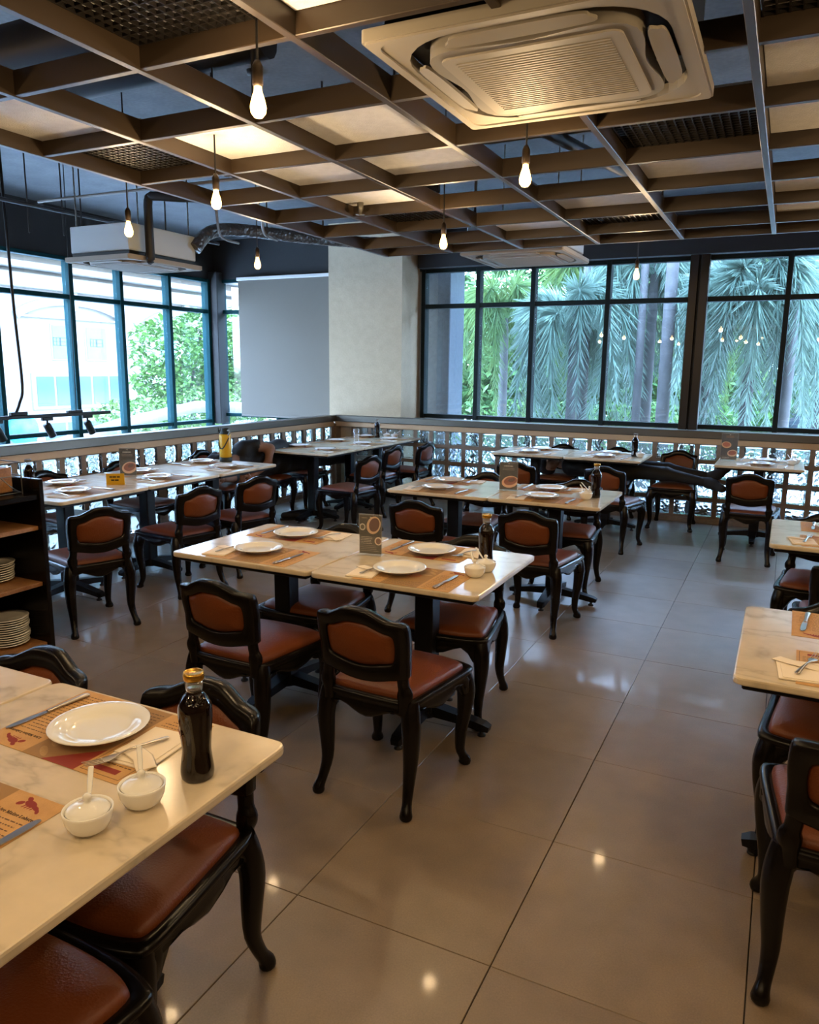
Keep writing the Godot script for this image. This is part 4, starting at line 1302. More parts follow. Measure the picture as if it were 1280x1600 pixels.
func menu_card(where: String, x: float, z: float, turn: float, kind: int, w := 0.105, h := 0.185) -> void:
	var t := thing("menu_card", "dark printed menu card in a clear stand %s" % where, "menu", Vector3(x, TY, z), turn, "table menu cards")
	var b := MB.new()
	b.has_uv = true
	var a := [Vector3(-w / 2, h, 0.0012), Vector3(w / 2, h, 0.0012), Vector3(w / 2, 0.006, 0.0012), Vector3(-w / 2, 0.006, 0.0012)]
	b.tri(a[0], a[1], a[2], -1, Vector2(0, 0), Vector2(1, 0), Vector2(1, 1))
	b.tri(a[0], a[2], a[3], -1, Vector2(0, 0), Vector2(1, 1), Vector2(0, 1))
	var k := Vector3(0, 0, -0.0024)
	b.tri(a[1] + k, a[0] + k, a[3] + k, -1, Vector2(0, 0), Vector2(1, 0), Vector2(1, 1))
	b.tri(a[1] + k, a[3] + k, a[2] + k, -1, Vector2(0, 0), Vector2(1, 1), Vector2(0, 1))
	for i in 4:
		var n := (i + 1) % 4
		b.tri(a[i], a[i] + k, a[n] + k); b.tri(a[i], a[n] + k, a[n])
	part("card", b, M["menu%d" % kind], t)
	var c := MB.new()
	c.box(Vector3(0, h / 2 + 0.003, 0.0035), Vector3(w + 0.006, h + 0.006, 0.002), 0.0005)
	c.box(Vector3(0, h / 2 + 0.003, -0.0035), Vector3(w + 0.006, h + 0.006, 0.002), 0.0005)
	c.box(Vector3(0, 0.0015, 0.0), Vector3(w + 0.01, 0.003, 0.060), 0.0008)
	part("stand", c, M.acrylic, t)

func flat_words(parent: Node3D, words: String, m: Material, size: float, at: Vector3, basis: Basis, face := "Droid Serif", italic := false) -> void:
	var tm := TextMesh.new()
	var sf := SystemFont.new()
	sf.font_names = PackedStringArray([face])
	sf.font_weight = 700
	tm.font = sf
	tm.text = words
	tm.font_size = 32
	tm.pixel_size = size / 32.0
	tm.depth = 0.0004
	var o := inst("lettering", tm, m, parent)
	o.transform = Transform3D(basis, at)

func settings() -> void:
	protos()
	var N := 0.0
	var S := PI
	var W := PI / 2    # diner looks towards -x
	var E := -PI / 2
	var c := "of the central tables"
	cover("at the front left place " + c, -2.085, -2.755, N)
	cover("at the front right place " + c, -1.315, -2.745, N, {"px": -0.085})
	cover("at the far left place " + c, -2.20, -3.185, S, {"px": -0.02})
	cover("at the far right place " + c, -1.45, -3.185, S, {"px": -0.03})
	menu_card("in the middle of the central tables", -1.655, -2.985, 0.18, 0)
	bottle("on the central tables beside the bowls", -1.115, -3.045)
	sugar_bowl("on the central tables, nearer one", -1.095, -2.865, 2.2)
	sugar_bowl("on the central tables, by the bottle", -1.085, -2.965, 2.6)
	c = "of the second table row"
	cover("at the front left place " + c, -2.13, -4.895, N)
	cover("at the front right place " + c, -1.36, -4.895, N)
	cover("at the far left place " + c, -2.27, -5.335, S, {"px": -0.02})
	cover("at the far right place " + c, -1.50, -5.335, S, {"px": -0.04})
	menu_card("on the second table row", -1.725, -5.13, 0.2, 1, 0.125, 0.20)
	bottle("on the second table row", -1.105, -5.13)
	sugar_bowl("on the second table row, front one", -1.145, -5.02, 2.4)
	sugar_bowl("on the second table row, by the bottle", -1.15, -5.14, 2.7)
	c = "of the back parapet tables"
	cover("at the front left place " + c, -2.30, -7.63, N)
	cover("at the front right place " + c, -1.53, -7.63, N)
	cover("at the far left place " + c, -2.39, -8.04, S)
	cover("at the far right place " + c, -1.65, -8.04, S)
	bottle("on the tables by the back parapet", -1.325, -7.86, false)
	sugar_bowl("on the tables by the back parapet", -1.262, -7.82, 1.5)
	c = "of the single table at right"
	cover("at the front place " + c, -0.10, -7.73, N)
	cover("at the far place " + c, -0.19, -8.14, S)
	menu_card("on the single table at right", -0.46, -8.03, 0.1, 2, 0.145, 0.26)
	sugar_bowl("on the single table at right, nearer one", 0.095, -7.94, 2.2)
	sugar_bowl("on the single table at right, farther one", 0.125, -8.05, 2.2)
	c = "of the corner tables"
	cover("at the nearest aisle side place " + c, -4.21, -6.74, W)
	cover("at the middle aisle side place " + c, -4.21, -7.52, W)
	cover("at the farthest aisle side place " + c, -4.21, -8.16, W)
	cover("at the nearest wall side place " + c, -4.71, -6.80, E)
	cover("at the middle wall side place " + c, -4.71, -7.55, E)
	cover("at the farthest wall side place " + c, -4.71, -8.22, E)
	bottle("on the corner tables", -4.50, -8.28, false)
	sugar_bowl("on the corner tables, left one", -4.41, -8.36, 0.5)
	sugar_bowl("on the corner tables, right one", -4.31, -8.38, 0.5)
	var gl := thing("drinking_glass", "tall clear drinking glass on the corner tables", "glass", Vector3(-4.46, TY, -7.70))
	part("glass_body", MB.new().lathe([Vector2(0, 0), Vector2(0.028, 0), Vector2(0.036, 0.15), Vector2(0.034, 0.15), Vector2(0.026, 0.012), Vector2(0, 0.012)], 24), M.bottle_glass, gl)
	c = "of the left parapet tables"
	cover("at the nearest aisle side place " + c, -4.21, -3.60, W)
	cover("at the middle aisle side place " + c, -4.21, -4.37, W)
	cover("at the farthest aisle side place " + c, -4.20, -5.12, W)
	cover("at the nearest wall side place " + c, -4.64, -3.70, E)
	cover("at the middle wall side place " + c, -4.65, -4.44, E)
	cover("at the farthest wall side place " + c, -4.65, -5.18, E)
	bottle("on the left parapet tables behind the cabinet", -4.43, -3.36, false)
	menu_card("on the tables along the left parapet", -4.53, -4.30, 0.55, 1, 0.120, 0.215)
	var y := thing("water_bottle", "yellow insulated water bottle with dark green lid and carrying loop", "bottle", Vector3(-4.50, TY, -5.42))
	part("body", MB.new().lathe([Vector2(0, 0), Vector2(0.050, 0), Vector2(0.053, 0.006), Vector2(0.053, 0.235), Vector2(0.047, 0.248), Vector2(0, 0.25)], 28), M.yellow, y)
	part("base_boot", MB.new().lathe([Vector2(0, -0.0001), Vector2(0.054, 0), Vector2(0.0555, 0.004), Vector2(0.0555, 0.042), Vector2(0, 0.042)], 28), M.olive, y)
	part("lid", MB.new().lathe([Vector2(0, 0.246), Vector2(0.046, 0.246), Vector2(0.046, 0.256), Vector2(0.034, 0.262), Vector2(0.034, 0.298), Vector2(0.028, 0.302), Vector2(0, 0.302)], 24), M.olive, y)
	var cord: Array = []
	for i in 25:
		var a := PI * 0.05 + PI * 1.15 * i / 24.0
		cord.append(Vector3(0.05 * cos(a) + 0.002, 0.235 - 0.115 * sin(a), 0.058 * sqrt(maxf(0.0, 1.0 - pow(cos(a), 4.0)))))
	cord.append(Vector3(-0.052, 0.27, 0.03)); cord.append(Vector3(-0.02, 0.285, 0.036))
	part("carrying_loop", MB.new().tube(cord, [0.0055], 8), M.olive, y)
	part("loop_ring", MB.new().tube(loop([Vector3(0.035, 0.28, 0.01), Vector3(0.055, 0.285, 0.012), Vector3(0.06, 0.262, 0.014), Vector3(0.05, 0.24, 0.02)], 4, false), [0.006], 8), M.steel, y)
	var sg := thing("table_sign", "small yellow table sign with two dark lines of print", "sign", Vector3(-4.27, TY, -3.93), 0.62)
	part("plate", MB.new().box(Vector3(0, 0.043, 0), Vector3(0.125, 0.078, 0.004), 0.001), M.yellow, sg)
	part("foot", MB.new().box(Vector3(0, 0.002, -0.012), Vector3(0.125, 0.004, 0.045), 0.001), M.yellow, sg)
	var bl := MB.new()
	for q in [[0.057, -0.030, 0.018], [0.057, -0.006, 0.024], [0.057, 0.022, 0.02], [0.034, -0.018, 0.022], [0.034, 0.010, 0.026]]:
		bl.box(Vector3(q[1], q[0], 0.0022), Vector3(q[2], 0.010, 0.001))
	part("print", bl, M.ink, sg)
	c = "of the left foreground table"
	cover("at the far place " + c, -1.372, -1.172, S, {"px": 0.0, "pz": 0.0, "nx": -0.165, "nz": -0.005, "kx": 0.192})
	cover("at the near place " + c, -1.392, -0.772, N, {"plate": false, "napkin": false, "kx": 0.200})
	cover("on the table cut by the left edge", -2.20, -1.17, S)
	var bt := bottle("in the left foreground", -1.036, -1.125)
	bt.rotation.y = -0.72
	flat_words(bt, "M A", M.red_ink, 0.020, Vector3(0.002, 0.106, 0.0328), Basis.IDENTITY, "Droid Sans")
	sugar_bowl("in the left foreground, nearer one", -1.085, -0.888, 2.3)
	sugar_bowl("in the left foreground, beside the bottle", -1.060, -0.995, 2.4)
	for q in [[Vector3(-1.392 + 0.147, TY + 0.0016, -0.772 - 0.085), 0.0], [Vector3(-1.372 - 0.147, TY + 0.0016, -1.172 + 0.085), PI]]:
		var tt := thing("mat_heading", "printed heading on a foreground placemat, %s" % ("near one" if q[1] == 0.0 else "far one"), "print", q[0], q[1], "")
		flat_words(tt, "Live Maine Lobster", M.ink, 0.0108, Vector3.ZERO, Basis(Vector3(1, 0, 0), Vector3(0, 0, -1), Vector3(0, 1, 0)))
	c = "of the right edge table"
	cover("at the far place " + c, 0.30, -2.835, S, {"kx": 0.172, "px": 0.0})
	cover("at the near place " + c, 0.31, -2.40, N, {"px": 0.02})
	c = "of the blue reflecting table"
	cover("at the far place " + c, 0.35, -4.735, S, {"px": 0.03})
	cover("at the near place " + c, 0.345, -4.33, N, {"px": 0.03})

# ---------------------------------------------------------------- the two sleepers
# joints a, b with radii; smooth union meshed as surface nets, coloured by the nearest bone
func capsule(p: Vector3, a: Vector3, b: Vector3, ra: float, rb: float) -> float:
	var ab := b - a
	var t := clampf((p - a).dot(ab) / maxf(ab.length_squared(), 1e-9), 0.0, 1.0)
	return p.distance_to(a + ab * t) - lerpf(ra, rb, t)

func blob(bones: Array, cell: float, k: float) -> ArrayMesh:
	var lo := Vector3.INF
	var hi := -Vector3.INF
	for q in bones:
		for e in [0, 1]:
			var r: float = q[2 + e] + k + cell * 2
			lo = lo.min(q[e] - Vector3.ONE * r); hi = hi.max(q[e] + Vector3.ONE * r)
	var n := Vector3i(((hi - lo) / cell).ceil()) + Vector3i.ONE * 2
	var vals := PackedFloat32Array()
	vals.resize(n.x * n.y * n.z)
	vals.fill(1.0)
	var near := PackedByteArray()
	near.resize(vals.size())
	var best := PackedFloat32Array()
	best.resize(vals.size())
	best.fill(9.0)
	for bi in bones.size():
		var q: Array = bones[bi]
		var r: float = maxf(q[2], q[3]) + k + cell * 2
		var bl := Vector3i(((q[0].min(q[1]) - Vector3.ONE * r - lo) / cell).floor()).clamp(Vector3i.ZERO, n - Vector3i.ONE)
		var bh := Vector3i(((q[0].max(q[1]) + Vector3.ONE * r - lo) / cell).ceil()).clamp(Vector3i.ZERO, n - Vector3i.ONE)
		for z in range(bl.z, bh.z + 1):
			for y in range(bl.y, bh.y + 1):
				for x in range(bl.x, bh.x + 1):
					var i := (z * n.y + y) * n.x + x
					var d := capsule(lo + Vector3(x, y, z) * cell, q[0], q[1], q[2], q[3])
					var o := vals[i]
					var h := maxf(k - absf(o - d), 0.0) / k
					vals[i] = minf(o, d) - h * h * k * 0.25
					if d < best[i]:
						best[i] = d; near[i] = bi
	var vid := {}
	var vs := PackedVector3Array()
	var cs := PackedColorArray()
	var ix := PackedInt32Array()
	var sx := 1
	var sy := n.x
	var sz := n.x * n.y
	for z in n.z - 1:
		for y in n.y - 1:
			for x in n.x - 1:
				var i := x + y * sy + z * sz
				var c0 := vals[i] < 0.0
				var same := true
				for e in [sx, sy, sz, sx + sy, sx + sz, sy + sz, sx + sy + sz]:
					if (vals[i + e] < 0.0) != c0:
						same = false
						break
				if same:
					continue
				var acc := Vector3.ZERO
				var cnt := 0
				for e in [[0, sx, Vector3(0, 0, 0), 0], [sy, sy + sx, Vector3(0, 1, 0), 0], [sz, sz + sx, Vector3(0, 0, 1), 0], [sy + sz, sy + sz + sx, Vector3(0, 1, 1), 0],
						[0, sy, Vector3(0, 0, 0), 1], [sx, sx + sy, Vector3(1, 0, 0), 1], [sz, sz + sy, Vector3(0, 0, 1), 1], [sx + sz, sx + sz + sy, Vector3(1, 0, 1), 1],
						[0, sz, Vector3(0, 0, 0), 2], [sx, sx + sz, Vector3(1, 0, 0), 2], [sy, sy + sz, Vector3(0, 1, 0), 2], [sx + sy, sx + sy + sz, Vector3(1, 1, 0), 2]]:
					var a := vals[i + e[0]]
					var b := vals[i + e[1]]
					if (a < 0.0) != (b < 0.0):
						var p: Vector3 = e[2]
						p[e[3]] += a / (a - b)
						acc += p; cnt += 1
				vid[i] = vs.size()
				vs.append(lo + (Vector3(x, y, z) + acc / cnt) * cell)
				cs.append(bones[near[i]][4])
	for i in vid:
		for e in [[sx, sy, sz], [sy, sz, sx], [sz, sx, sy]]:
			var j: int = i + e[0]
			if (vals[i] < 0.0) == (vals[j] < 0.0):
				continue
			var a: int = i
			var b: int = i - e[1]
			var c: int = i - e[1] - e[2]
			var d: int = i - e[2]
			if not (vid.has(b) and vid.has(c) and vid.has(d)):
				continue
			var f := [vid[a], vid[b], vid[c], vid[a], vid[c], vid[d]]
			if vals[i] < 0.0:
				f = [f[0], f[2], f[1], f[3], f[5], f[4]]
			for q in f: ix.append(q)
	var ns := PackedVector3Array()
	ns.resize(vs.size())
	for i in range(0, ix.size(), 3):
		var nn := (vs[ix[i + 2]] - vs[ix[i]]).cross(vs[ix[i + 1]] - vs[ix[i]])
		for q in 3: ns[ix[i + q]] += nn
	for i in ns.size(): ns[i] = ns[i].normalized()
	var ar := []
	ar.resize(Mesh.ARRAY_MAX)
	ar[Mesh.ARRAY_VERTEX] = vs
	ar[Mesh.ARRAY_NORMAL] = ns
	ar[Mesh.ARRAY_COLOR] = cs
	ar[Mesh.ARRAY_INDEX] = ix
	var me := ArrayMesh.new()
	me.add_surface_from_arrays(Mesh.PRIMITIVE_TRIANGLES, ar)
	return me

# head with face: skull, jaw, nose, brow, lips, ears; local frame: y up the head, z out of the face
func head_bones(x: Transform3D, skin: Color) -> Array:
	var out: Array = []
	for q in [[0, 0.03, -0.015, 0, 0.055, -0.02, 0.078, 0.076], [0, -0.02, 0.005, 0, -0.065, 0.035, 0.066, 0.036], [0, 0.0, 0.070, 0, -0.022, 0.094, 0.012, 0.013], [-0.04, 0.022, 0.066, 0.04, 0.022, 0.066, 0.012, 0.012],
			[-0.018, -0.052, 0.074, 0.018, -0.052, 0.074, 0.008, 0.008], [-0.038, -0.015, 0.052, -0.03, -0.03, 0.055, 0.018, 0.018], [0.038, -0.015, 0.052, 0.03, -0.03, 0.055, 0.018, 0.018],
			[-0.078, 0.005, -0.01, -0.082, -0.02, -0.008, 0.012, 0.009], [0.078, 0.005, -0.01, 0.082, -0.02, -0.008, 0.012, 0.009]]:
		out.append([x * Vector3(q[0], q[1], q[2]), x * Vector3(q[3], q[4], q[5]), q[6], q[7], skin])
	return out

func hand_bones(w: Vector3, dir: Vector3, side: Vector3, skin: Color, curl: float) -> Array:
	# palm from the wrist along dir; side points to the thumb; fingers curl towards the palm's face
	var nrm := dir.cross(side).normalized()
	var out: Array = [[w, w + dir * 0.04, 0.022, 0.026, skin], [w + dir * 0.035 + side * 0.018, w + dir * 0.085 + side * 0.030, 0.016, 0.012, skin], [w + dir * 0.035 - side * 0.018, w + dir * 0.082 - side * 0.028, 0.016, 0.012, skin]]
	var L := [0.070, 0.080, 0.074, 0.058]
	for i in 4:
		var s := 0.030 - i * 0.0200
		var a := w + dir * (0.088 - absf(i - 1.3) * 0.004) + side * s
		var d1 := (dir * cos(curl) + nrm * sin(curl)).normalized()
		var d2 := (dir * cos(curl * 2.2) + nrm * sin(curl * 2.2)).normalized()
		var m: Vector3 = a + d1 * L[i] * 0.52
		out.append([a, m, 0.0092, 0.0085, skin])
		out.append([m, m + d2 * L[i] * 0.48, 0.0085, 0.0072, skin])
	var tb := w + dir * 0.028 + side * 0.026
	var tm := tb + (dir * 0.55 + side * 0.8).normalized() * 0.036
	out.append([tb, tm, 0.0125, 0.0105, skin])
	out.append([tm, tm + (dir * 0.85 + side * 0.35 + nrm * 0.3).normalized() * 0.032, 0.0105, 0.008, skin])
	return out

func person_mat() -> StandardMaterial3D:
	var m := mat(Color.WHITE, 0.75)
	m.vertex_color_use_as_albedo = true
	return m

func people() -> void:
	var skin := Color(0.235, 0.110, 0.062)
	var cloth := Color(0.006, 0.006, 0.007)
	var trousers := Color(0.008, 0.008, 0.009)
	var pm := person_mat()
	# left: on the side along the wall side chairs, head by the yellow bottle, knees towards the corner
	var X := -4.86
	var t := thing("person", "person in black clothes asleep across chairs behind the yellow bottle", "person", Vector3(X, 0.0, -6.6))
	var o := Vector3(X, 0, -6.6)
	var hd := Transform3D(Basis(Vector3(0, 0, 1).rotated(Vector3.UP, 0.2), 1.1) , Vector3(0.03, 0.705, 0.86))
	hd.basis = Basis(Vector3(0.15, 0.97, 0.2).normalized(), Vector3(0.35, -0.15, 0.92).normalized(), Vector3.ZERO)
	hd.basis.z = hd.basis.x.cross(hd.basis.y).normalized()
	hd.basis.y = hd.basis.z.cross(hd.basis.x).normalized()
	var bones: Array = []
	for q in [
		[0.00, 0.70, 0.74, 0.00, 0.66, 0.60, 0.058, 0.066, skin],      # neck
		[0.00, 0.605, 0.54, 0.00, 0.605, 0.34, 0.125, 0.130, cloth],   # lower side of the chest
		[0.01, 0.765, 0.50, 0.01, 0.755, 0.30, 0.105, 0.110, cloth],   # upper shoulder and ribs
		[0.00, 0.605, 0.34, 0.00, 0.600, 0.08, 0.130, 0.122, cloth],
		[0.01, 0.755, 0.30, 0.01, 0.715, 0.08, 0.110, 0.100, cloth],
		[0.00, 0.600, 0.08, 0.00, 0.600, -0.12, 0.122, 0.130, trousers],   # waist to hips
		[0.01, 0.715, 0.08, 0.01, 0.725, -0.12, 0.100, 0.120, trousers],
		[0.00, 0.71, -0.10, 0.06, 0.675, -0.50, 0.110, 0.082, trousers],  # upper thigh
		[0.06, 0.675, -0.50, 0.12, 0.63, -0.64, 0.080, 0.072, trousers],
		[0.00, 0.56, -0.12, 0.04, 0.545, -0.55, 0.095, 0.078, trousers],  # lower thigh
		[0.04, 0.545, -0.55, 0.09, 0.54, -0.98, 0.076, 0.066, trousers],  # lower leg stretched
		[0.12, 0.63, -0.62, 0.14, 0.58, -1.02, 0.074, 0.070, trousers],
		[0.14, 0.58, -1.02, 0.13, 0.545, -1.28, 0.080, 0.068, trousers],
		[0.09, 0.54, -0.98, 0.10, 0.53, -1.26, 0.070, 0.060, trousers],
		[0.04, 0.81, 0.50, 0.11, 0.825, 0.42, 0.064, 0.060, cloth],      # sleeve of the upper arm
		[0.11, 0.825, 0.42, 0.20, 0.785, 0.30, 0.052, 0.045, skin],        # upper arm, bent forward
		[0.20, 0.785, 0.30, 0.23, 0.64, 0.38, 0.043, 0.038, skin],
		[0.23, 0.64, 0.38, 0.20, 0.535, 0.62, 0.038, 0.028, skin],        # forearm back to the seat
		[0.06, 0.56, 0.58, 0.12, 0.545, 0.78, 0.060, 0.050, cloth],       # arm under the head
		[0.12, 0.545, 0.78, 0.16, 0.555, 0.98, 0.046, 0.032, skin]]:
		bones.append([Vector3(q[0], q[1], q[2]), Vector3(q[3], q[4], q[5]), q[6], q[7], q[8]])
	var body := blob(bones, 0.014, 0.035)
	inst("body", body, pm, t)
	inst("head", blob(head_bones(hd, skin), 0.006, 0.016), pm, t)
	var hair: Array = []
	for q in [[0, 0.062, -0.035, 0, 0.075, -0.02, 0.084, 0.080], [0, 0.02, -0.06, 0, 0.06, -0.05, 0.070, 0.078], [-0.05, 0.075, 0.015, 0.05, 0.075, 0.015, 0.045, 0.045], [-0.045, 0.0, -0.05, 0.045, 0.0, -0.05, 0.045, 0.045]]:
		hair.append([hd * Vector3(q[0], q[1], q[2]), hd * Vector3(q[3], q[4], q[5]), q[6], q[7], Color(0.008, 0.007, 0.006)])
	inst("hair", blob(hair, 0.008, 0.02), pm, t)
	var eyes := MB.new()
	for s in [-1.0, 1.0]:
		eyes.t = hd
		eyes.tube([Vector3(s * 0.020, 0.004, 0.073), Vector3(s * 0.034, 0.003, 0.073), Vector3(s * 0.046, 0.005, 0.066)], [0.0022], 6)
	part("closed_eyes", eyes, M.ink, t)
	inst("hand", blob(hand_bones(Vector3(0.20, 0.535, 0.62), Vector3(-0.15, -0.12, 0.98).normalized(), Vector3(0.2, 0.95, 0.15).normalized(), skin, 0.35), 0.005, 0.008), pm, t)
	inst("hand", blob(hand_bones(Vector3(0.16, 0.555, 0.98), Vector3(0.2, -0.1, 0.97).normalized(), Vector3(0.1, 0.98, 0.1).normalized(), skin, 0.3), 0.005, 0.008), pm, t)
	# shoes left on the floor
	for q in [[-4.62, -6.62, 2.2, "left one"], [-4.37, -6.90, 2.7, "right one"]]:
		var sh := thing("shoe", "black shoe lying on the floor under the corner table, %s" % q[3], "shoe", Vector3(q[0], 0, q[1]), q[2], "pair of shoes")
		inst("upper", blob([[Vector3(0, 0.045, -0.09), Vector3(0, 0.05, -0.02), 0.036, 0.038, cloth], [Vector3(0, 0.05, -0.02), Vector3(0.005, 0.036, 0.10), 0.040, 0.032, cloth]], 0.007, 0.02), pm, sh)
		part("sole", MB.new().box(Vector3(0, 0.009, 0), Vector3(0.085, 0.018, 0.27), 0.008), M.rubber, sh)
	# right: on the back along the parapet side chairs, feet on the chair that faces the room
	t = thing("person", "person in black clothes lying on chairs behind the back table", "person", Vector3(-1.5, 0, -8.18))
	bones = []
	for q in [
		[-0.66, 0.60, 0.0, -0.56, 0.59, 0.0, 0.055, 0.062, skin],
		[-0.52, 0.585, -0.06, -0.30, 0.585, -0.05, 0.105, 0.110, cloth],
		[-0.52, 0.585, 0.07, -0.30, 0.585, 0.06, 0.105, 0.110, cloth],
		[-0.30, 0.585, 0.0, -0.08, 0.585, 0.0, 0.120, 0.120, cloth],
		[-0.08, 0.585, -0.04, 0.08, 0.585, -0.05, 0.120, 0.118, trousers],
		[-0.08, 0.585, 0.05, 0.08, 0.585, 0.06, 0.120, 0.118, trousers],
		[0.08, 0.60, -0.07, 0.45, 0.605, -0.05, 0.088, 0.068, trousers],
		[0.45, 0.605, -0.05, 0.86, 0.560, -0.02, 0.064, 0.042, trousers],
		[0.08, 0.58, 0.08, 0.46, 0.575, 0.10, 0.088, 0.068, trousers],
		[0.46, 0.575, 0.10, 0.84, 0.515, 0.10, 0.064, 0.044, trousers],
		[-0.50, 0.60, 0.16, -0.36, 0.60, 0.22, 0.062, 0.054, cloth],
		[-0.36, 0.60, 0.22, -0.24, 0.575, 0.22, 0.050, 0.044, cloth],
		[-0.24, 0.575, 0.22, -0.44, 0.665, 0.15, 0.040, 0.032, skin],
		[-0.50, 0.60, -0.15, -0.34, 0.60, -0.22, 0.062, 0.052, cloth],
		[-0.34, 0.60, -0.22, -0.20, 0.66, -0.08, 0.044, 0.034, skin]]:
		bones.append([Vector3(q[0], q[1], q[2]), Vector3(q[3], q[4], q[5]), q[6], q[7], q[8]])
	inst("body", blob(bones, 0.014, 0.035), pm, t)
	hd = Transform3D(Basis(Vector3(0.1, 0.45, -0.89).normalized(), Vector3(-0.98, 0.12, 0.0).normalized(), Vector3.ZERO), Vector3(-0.76, 0.585, 0.02))
	hd.basis.z = hd.basis.x.cross(hd.basis.y).normalized()
	hd.basis.x = hd.basis.y.cross(hd.basis.z).normalized()
	inst("head", blob(head_bones(hd, skin), 0.006, 0.016), pm, t)
	hair = []
	for q in [[0, 0.062, -0.035, 0, 0.075, -0.02, 0.084, 0.080], [0, 0.02, -0.06, 0, 0.06, -0.05, 0.070, 0.078], [-0.05, 0.075, 0.015, 0.05, 0.075, 0.015, 0.045, 0.045]]:
		hair.append([hd * Vector3(q[0], q[1], q[2]), hd * Vector3(q[3], q[4], q[5]), q[6], q[7], Color(0.008, 0.007, 0.006)])
	inst("hair", blob(hair, 0.008, 0.02), pm, t)
	eyes = MB.new()
	for s in [-1.0, 1.0]:
		eyes.t = hd
		eyes.tube([Vector3(s * 0.020, 0.004, 0.073), Vector3(s * 0.034, 0.003, 0.073), Vector3(s * 0.046, 0.005, 0.066)], [0.0022], 6)
	part("closed_eyes", eyes, M.ink, t)
	inst("hand", blob(hand_bones(Vector3(-0.44, 0.665, 0.15), Vector3(-0.95, 0.25, -0.1).normalized(), Vector3(0.0, 0.3, 0.95).normalized(), skin, 0.3), 0.005, 0.008), pm, t)
	inst("hand", blob(hand_bones(Vector3(-0.20, 0.66, -0.08), Vector3(0.5, 0.1, 0.85).normalized(), Vector3(-0.8, 0.1, 0.5).normalized(), skin, 0.3), 0.005, 0.008), pm, t)
	for q in [[Vector3(0.86, 0.565, -0.02), Vector3(1.0, 0.655, -0.01), 0], [Vector3(0.84, 0.515, 0.10), Vector3(0.98, 0.475, 0.20), 1]]:
		var a: Vector3 = q[0]
		var e: Vector3 = q[1]
		var f := blob([[a - (e - a) * 0.25, a + Vector3(0.03, 0, 0), 0.042, 0.052, Color(0.012, 0.012, 0.013)], [a + Vector3(0.035, -0.005, 0), a + Vector3(0.05, 0.0, 0) + (e - a) * 0.35, 0.054, 0.050, Color(0.012, 0.012, 0.013)], [a + Vector3(0.04, 0, 0) + (e - a) * 0.3, e + Vector3(0.03, 0.0, 0), 0.050, 0.038, Color(0.012, 0.012, 0.013)]], 0.007, 0.02)
		inst("shoe", f, pm, t)

# ---------------------------------------------------------------- outside the windows
func leaves_mesh() -> ArrayMesh:
	var b := MB.new()
	b.tri(Vector3(0, 0, 0), Vector3(-0.045, 0.012, 0.07), Vector3(0, 0.0, 0.16))
	b.tri(Vector3(0, 0, 0), Vector3(0, 0.0, 0.16), Vector3(0.045, 0.012, 0.07))
	return b.mesh()

var leaf_me: ArrayMesh

func foliage(parent: Node3D, blobs: Array, count: int, size: float, c1: Color, c2: Color) -> void:
	var mm := MultiMesh.new()
	mm.transform_format = MultiMesh.TRANSFORM_3D
	mm.use_colors = true
	mm.mesh = leaf_me
	mm.instance_count = count
	var total := 0.0
	for q in blobs: total += q[1] * q[1]
	var i := 0
	for bi in blobs.size():
		var q: Array = blobs[bi]
		var n := int(round(count * q[1] * q[1] / total)) if bi < blobs.size() - 1 else count - i
		for j in n:
			if i >= count: break
			var d := Vector3(rng.randfn(), rng.randfn(), rng.randfn()).normalized()
			var r: float = q[1] * (0.55 + 0.5 * sqrt(rng.randf()))
			var p: Vector3 = q[0] + Vector3(d.x * r, d.y * r * q[2], d.z * r)
			var bs := Basis.from_euler(Vector3(rng.randf_range(-0.9, 0.9), rng.randf() * TAU, rng.randf_range(-0.6, 0.6))).scaled(Vector3.ONE * size * rng.randf_range(0.6, 1.4))
			mm.set_instance_transform(i, Transform3D(bs, p))
			mm.set_instance_color(i, c1.lerp(c2, rng.randf()))
			i += 1
	var o := MultiMeshInstance3D.new()
	o.name = "foliage"
	o.multimesh = mm
	o.material_override = M.leaf
	o.set_meta("kind", "stuff")
	parent.add_child(o, true)

func tree(label: String, at: Vector3, h: float, blobs: Array, count: int, size: float, c1: Color, c2: Color, called := "tree") -> void:
	var t := thing(called, label, "tree", at, 0.0, "trees outside the windows")
	var b := MB.new()
	b.tube(loop([Vector3(0, 0, 0), Vector3(0.05, h * 0.4, 0.0), Vector3(-0.05, h * 0.8, 0.05), Vector3(0, h, 0)], 4, false), [0.16, 0.15, 0.14, 0.12, 0.11, 0.10, 0.09, 0.08, 0.07, 0.06, 0.05, 0.04, 0.03], 8)
	for q in blobs:
		b.tube([Vector3(0, h * 0.55, 0), q[0] * 0.6 + Vector3(0, h * 0.22, 0), q[0]], [0.06, 0.045, 0.02], 6)
	part("trunk", b, M.bark, t)
	foliage(t, blobs, count, size, c1, c2)

var fronds: Array = []

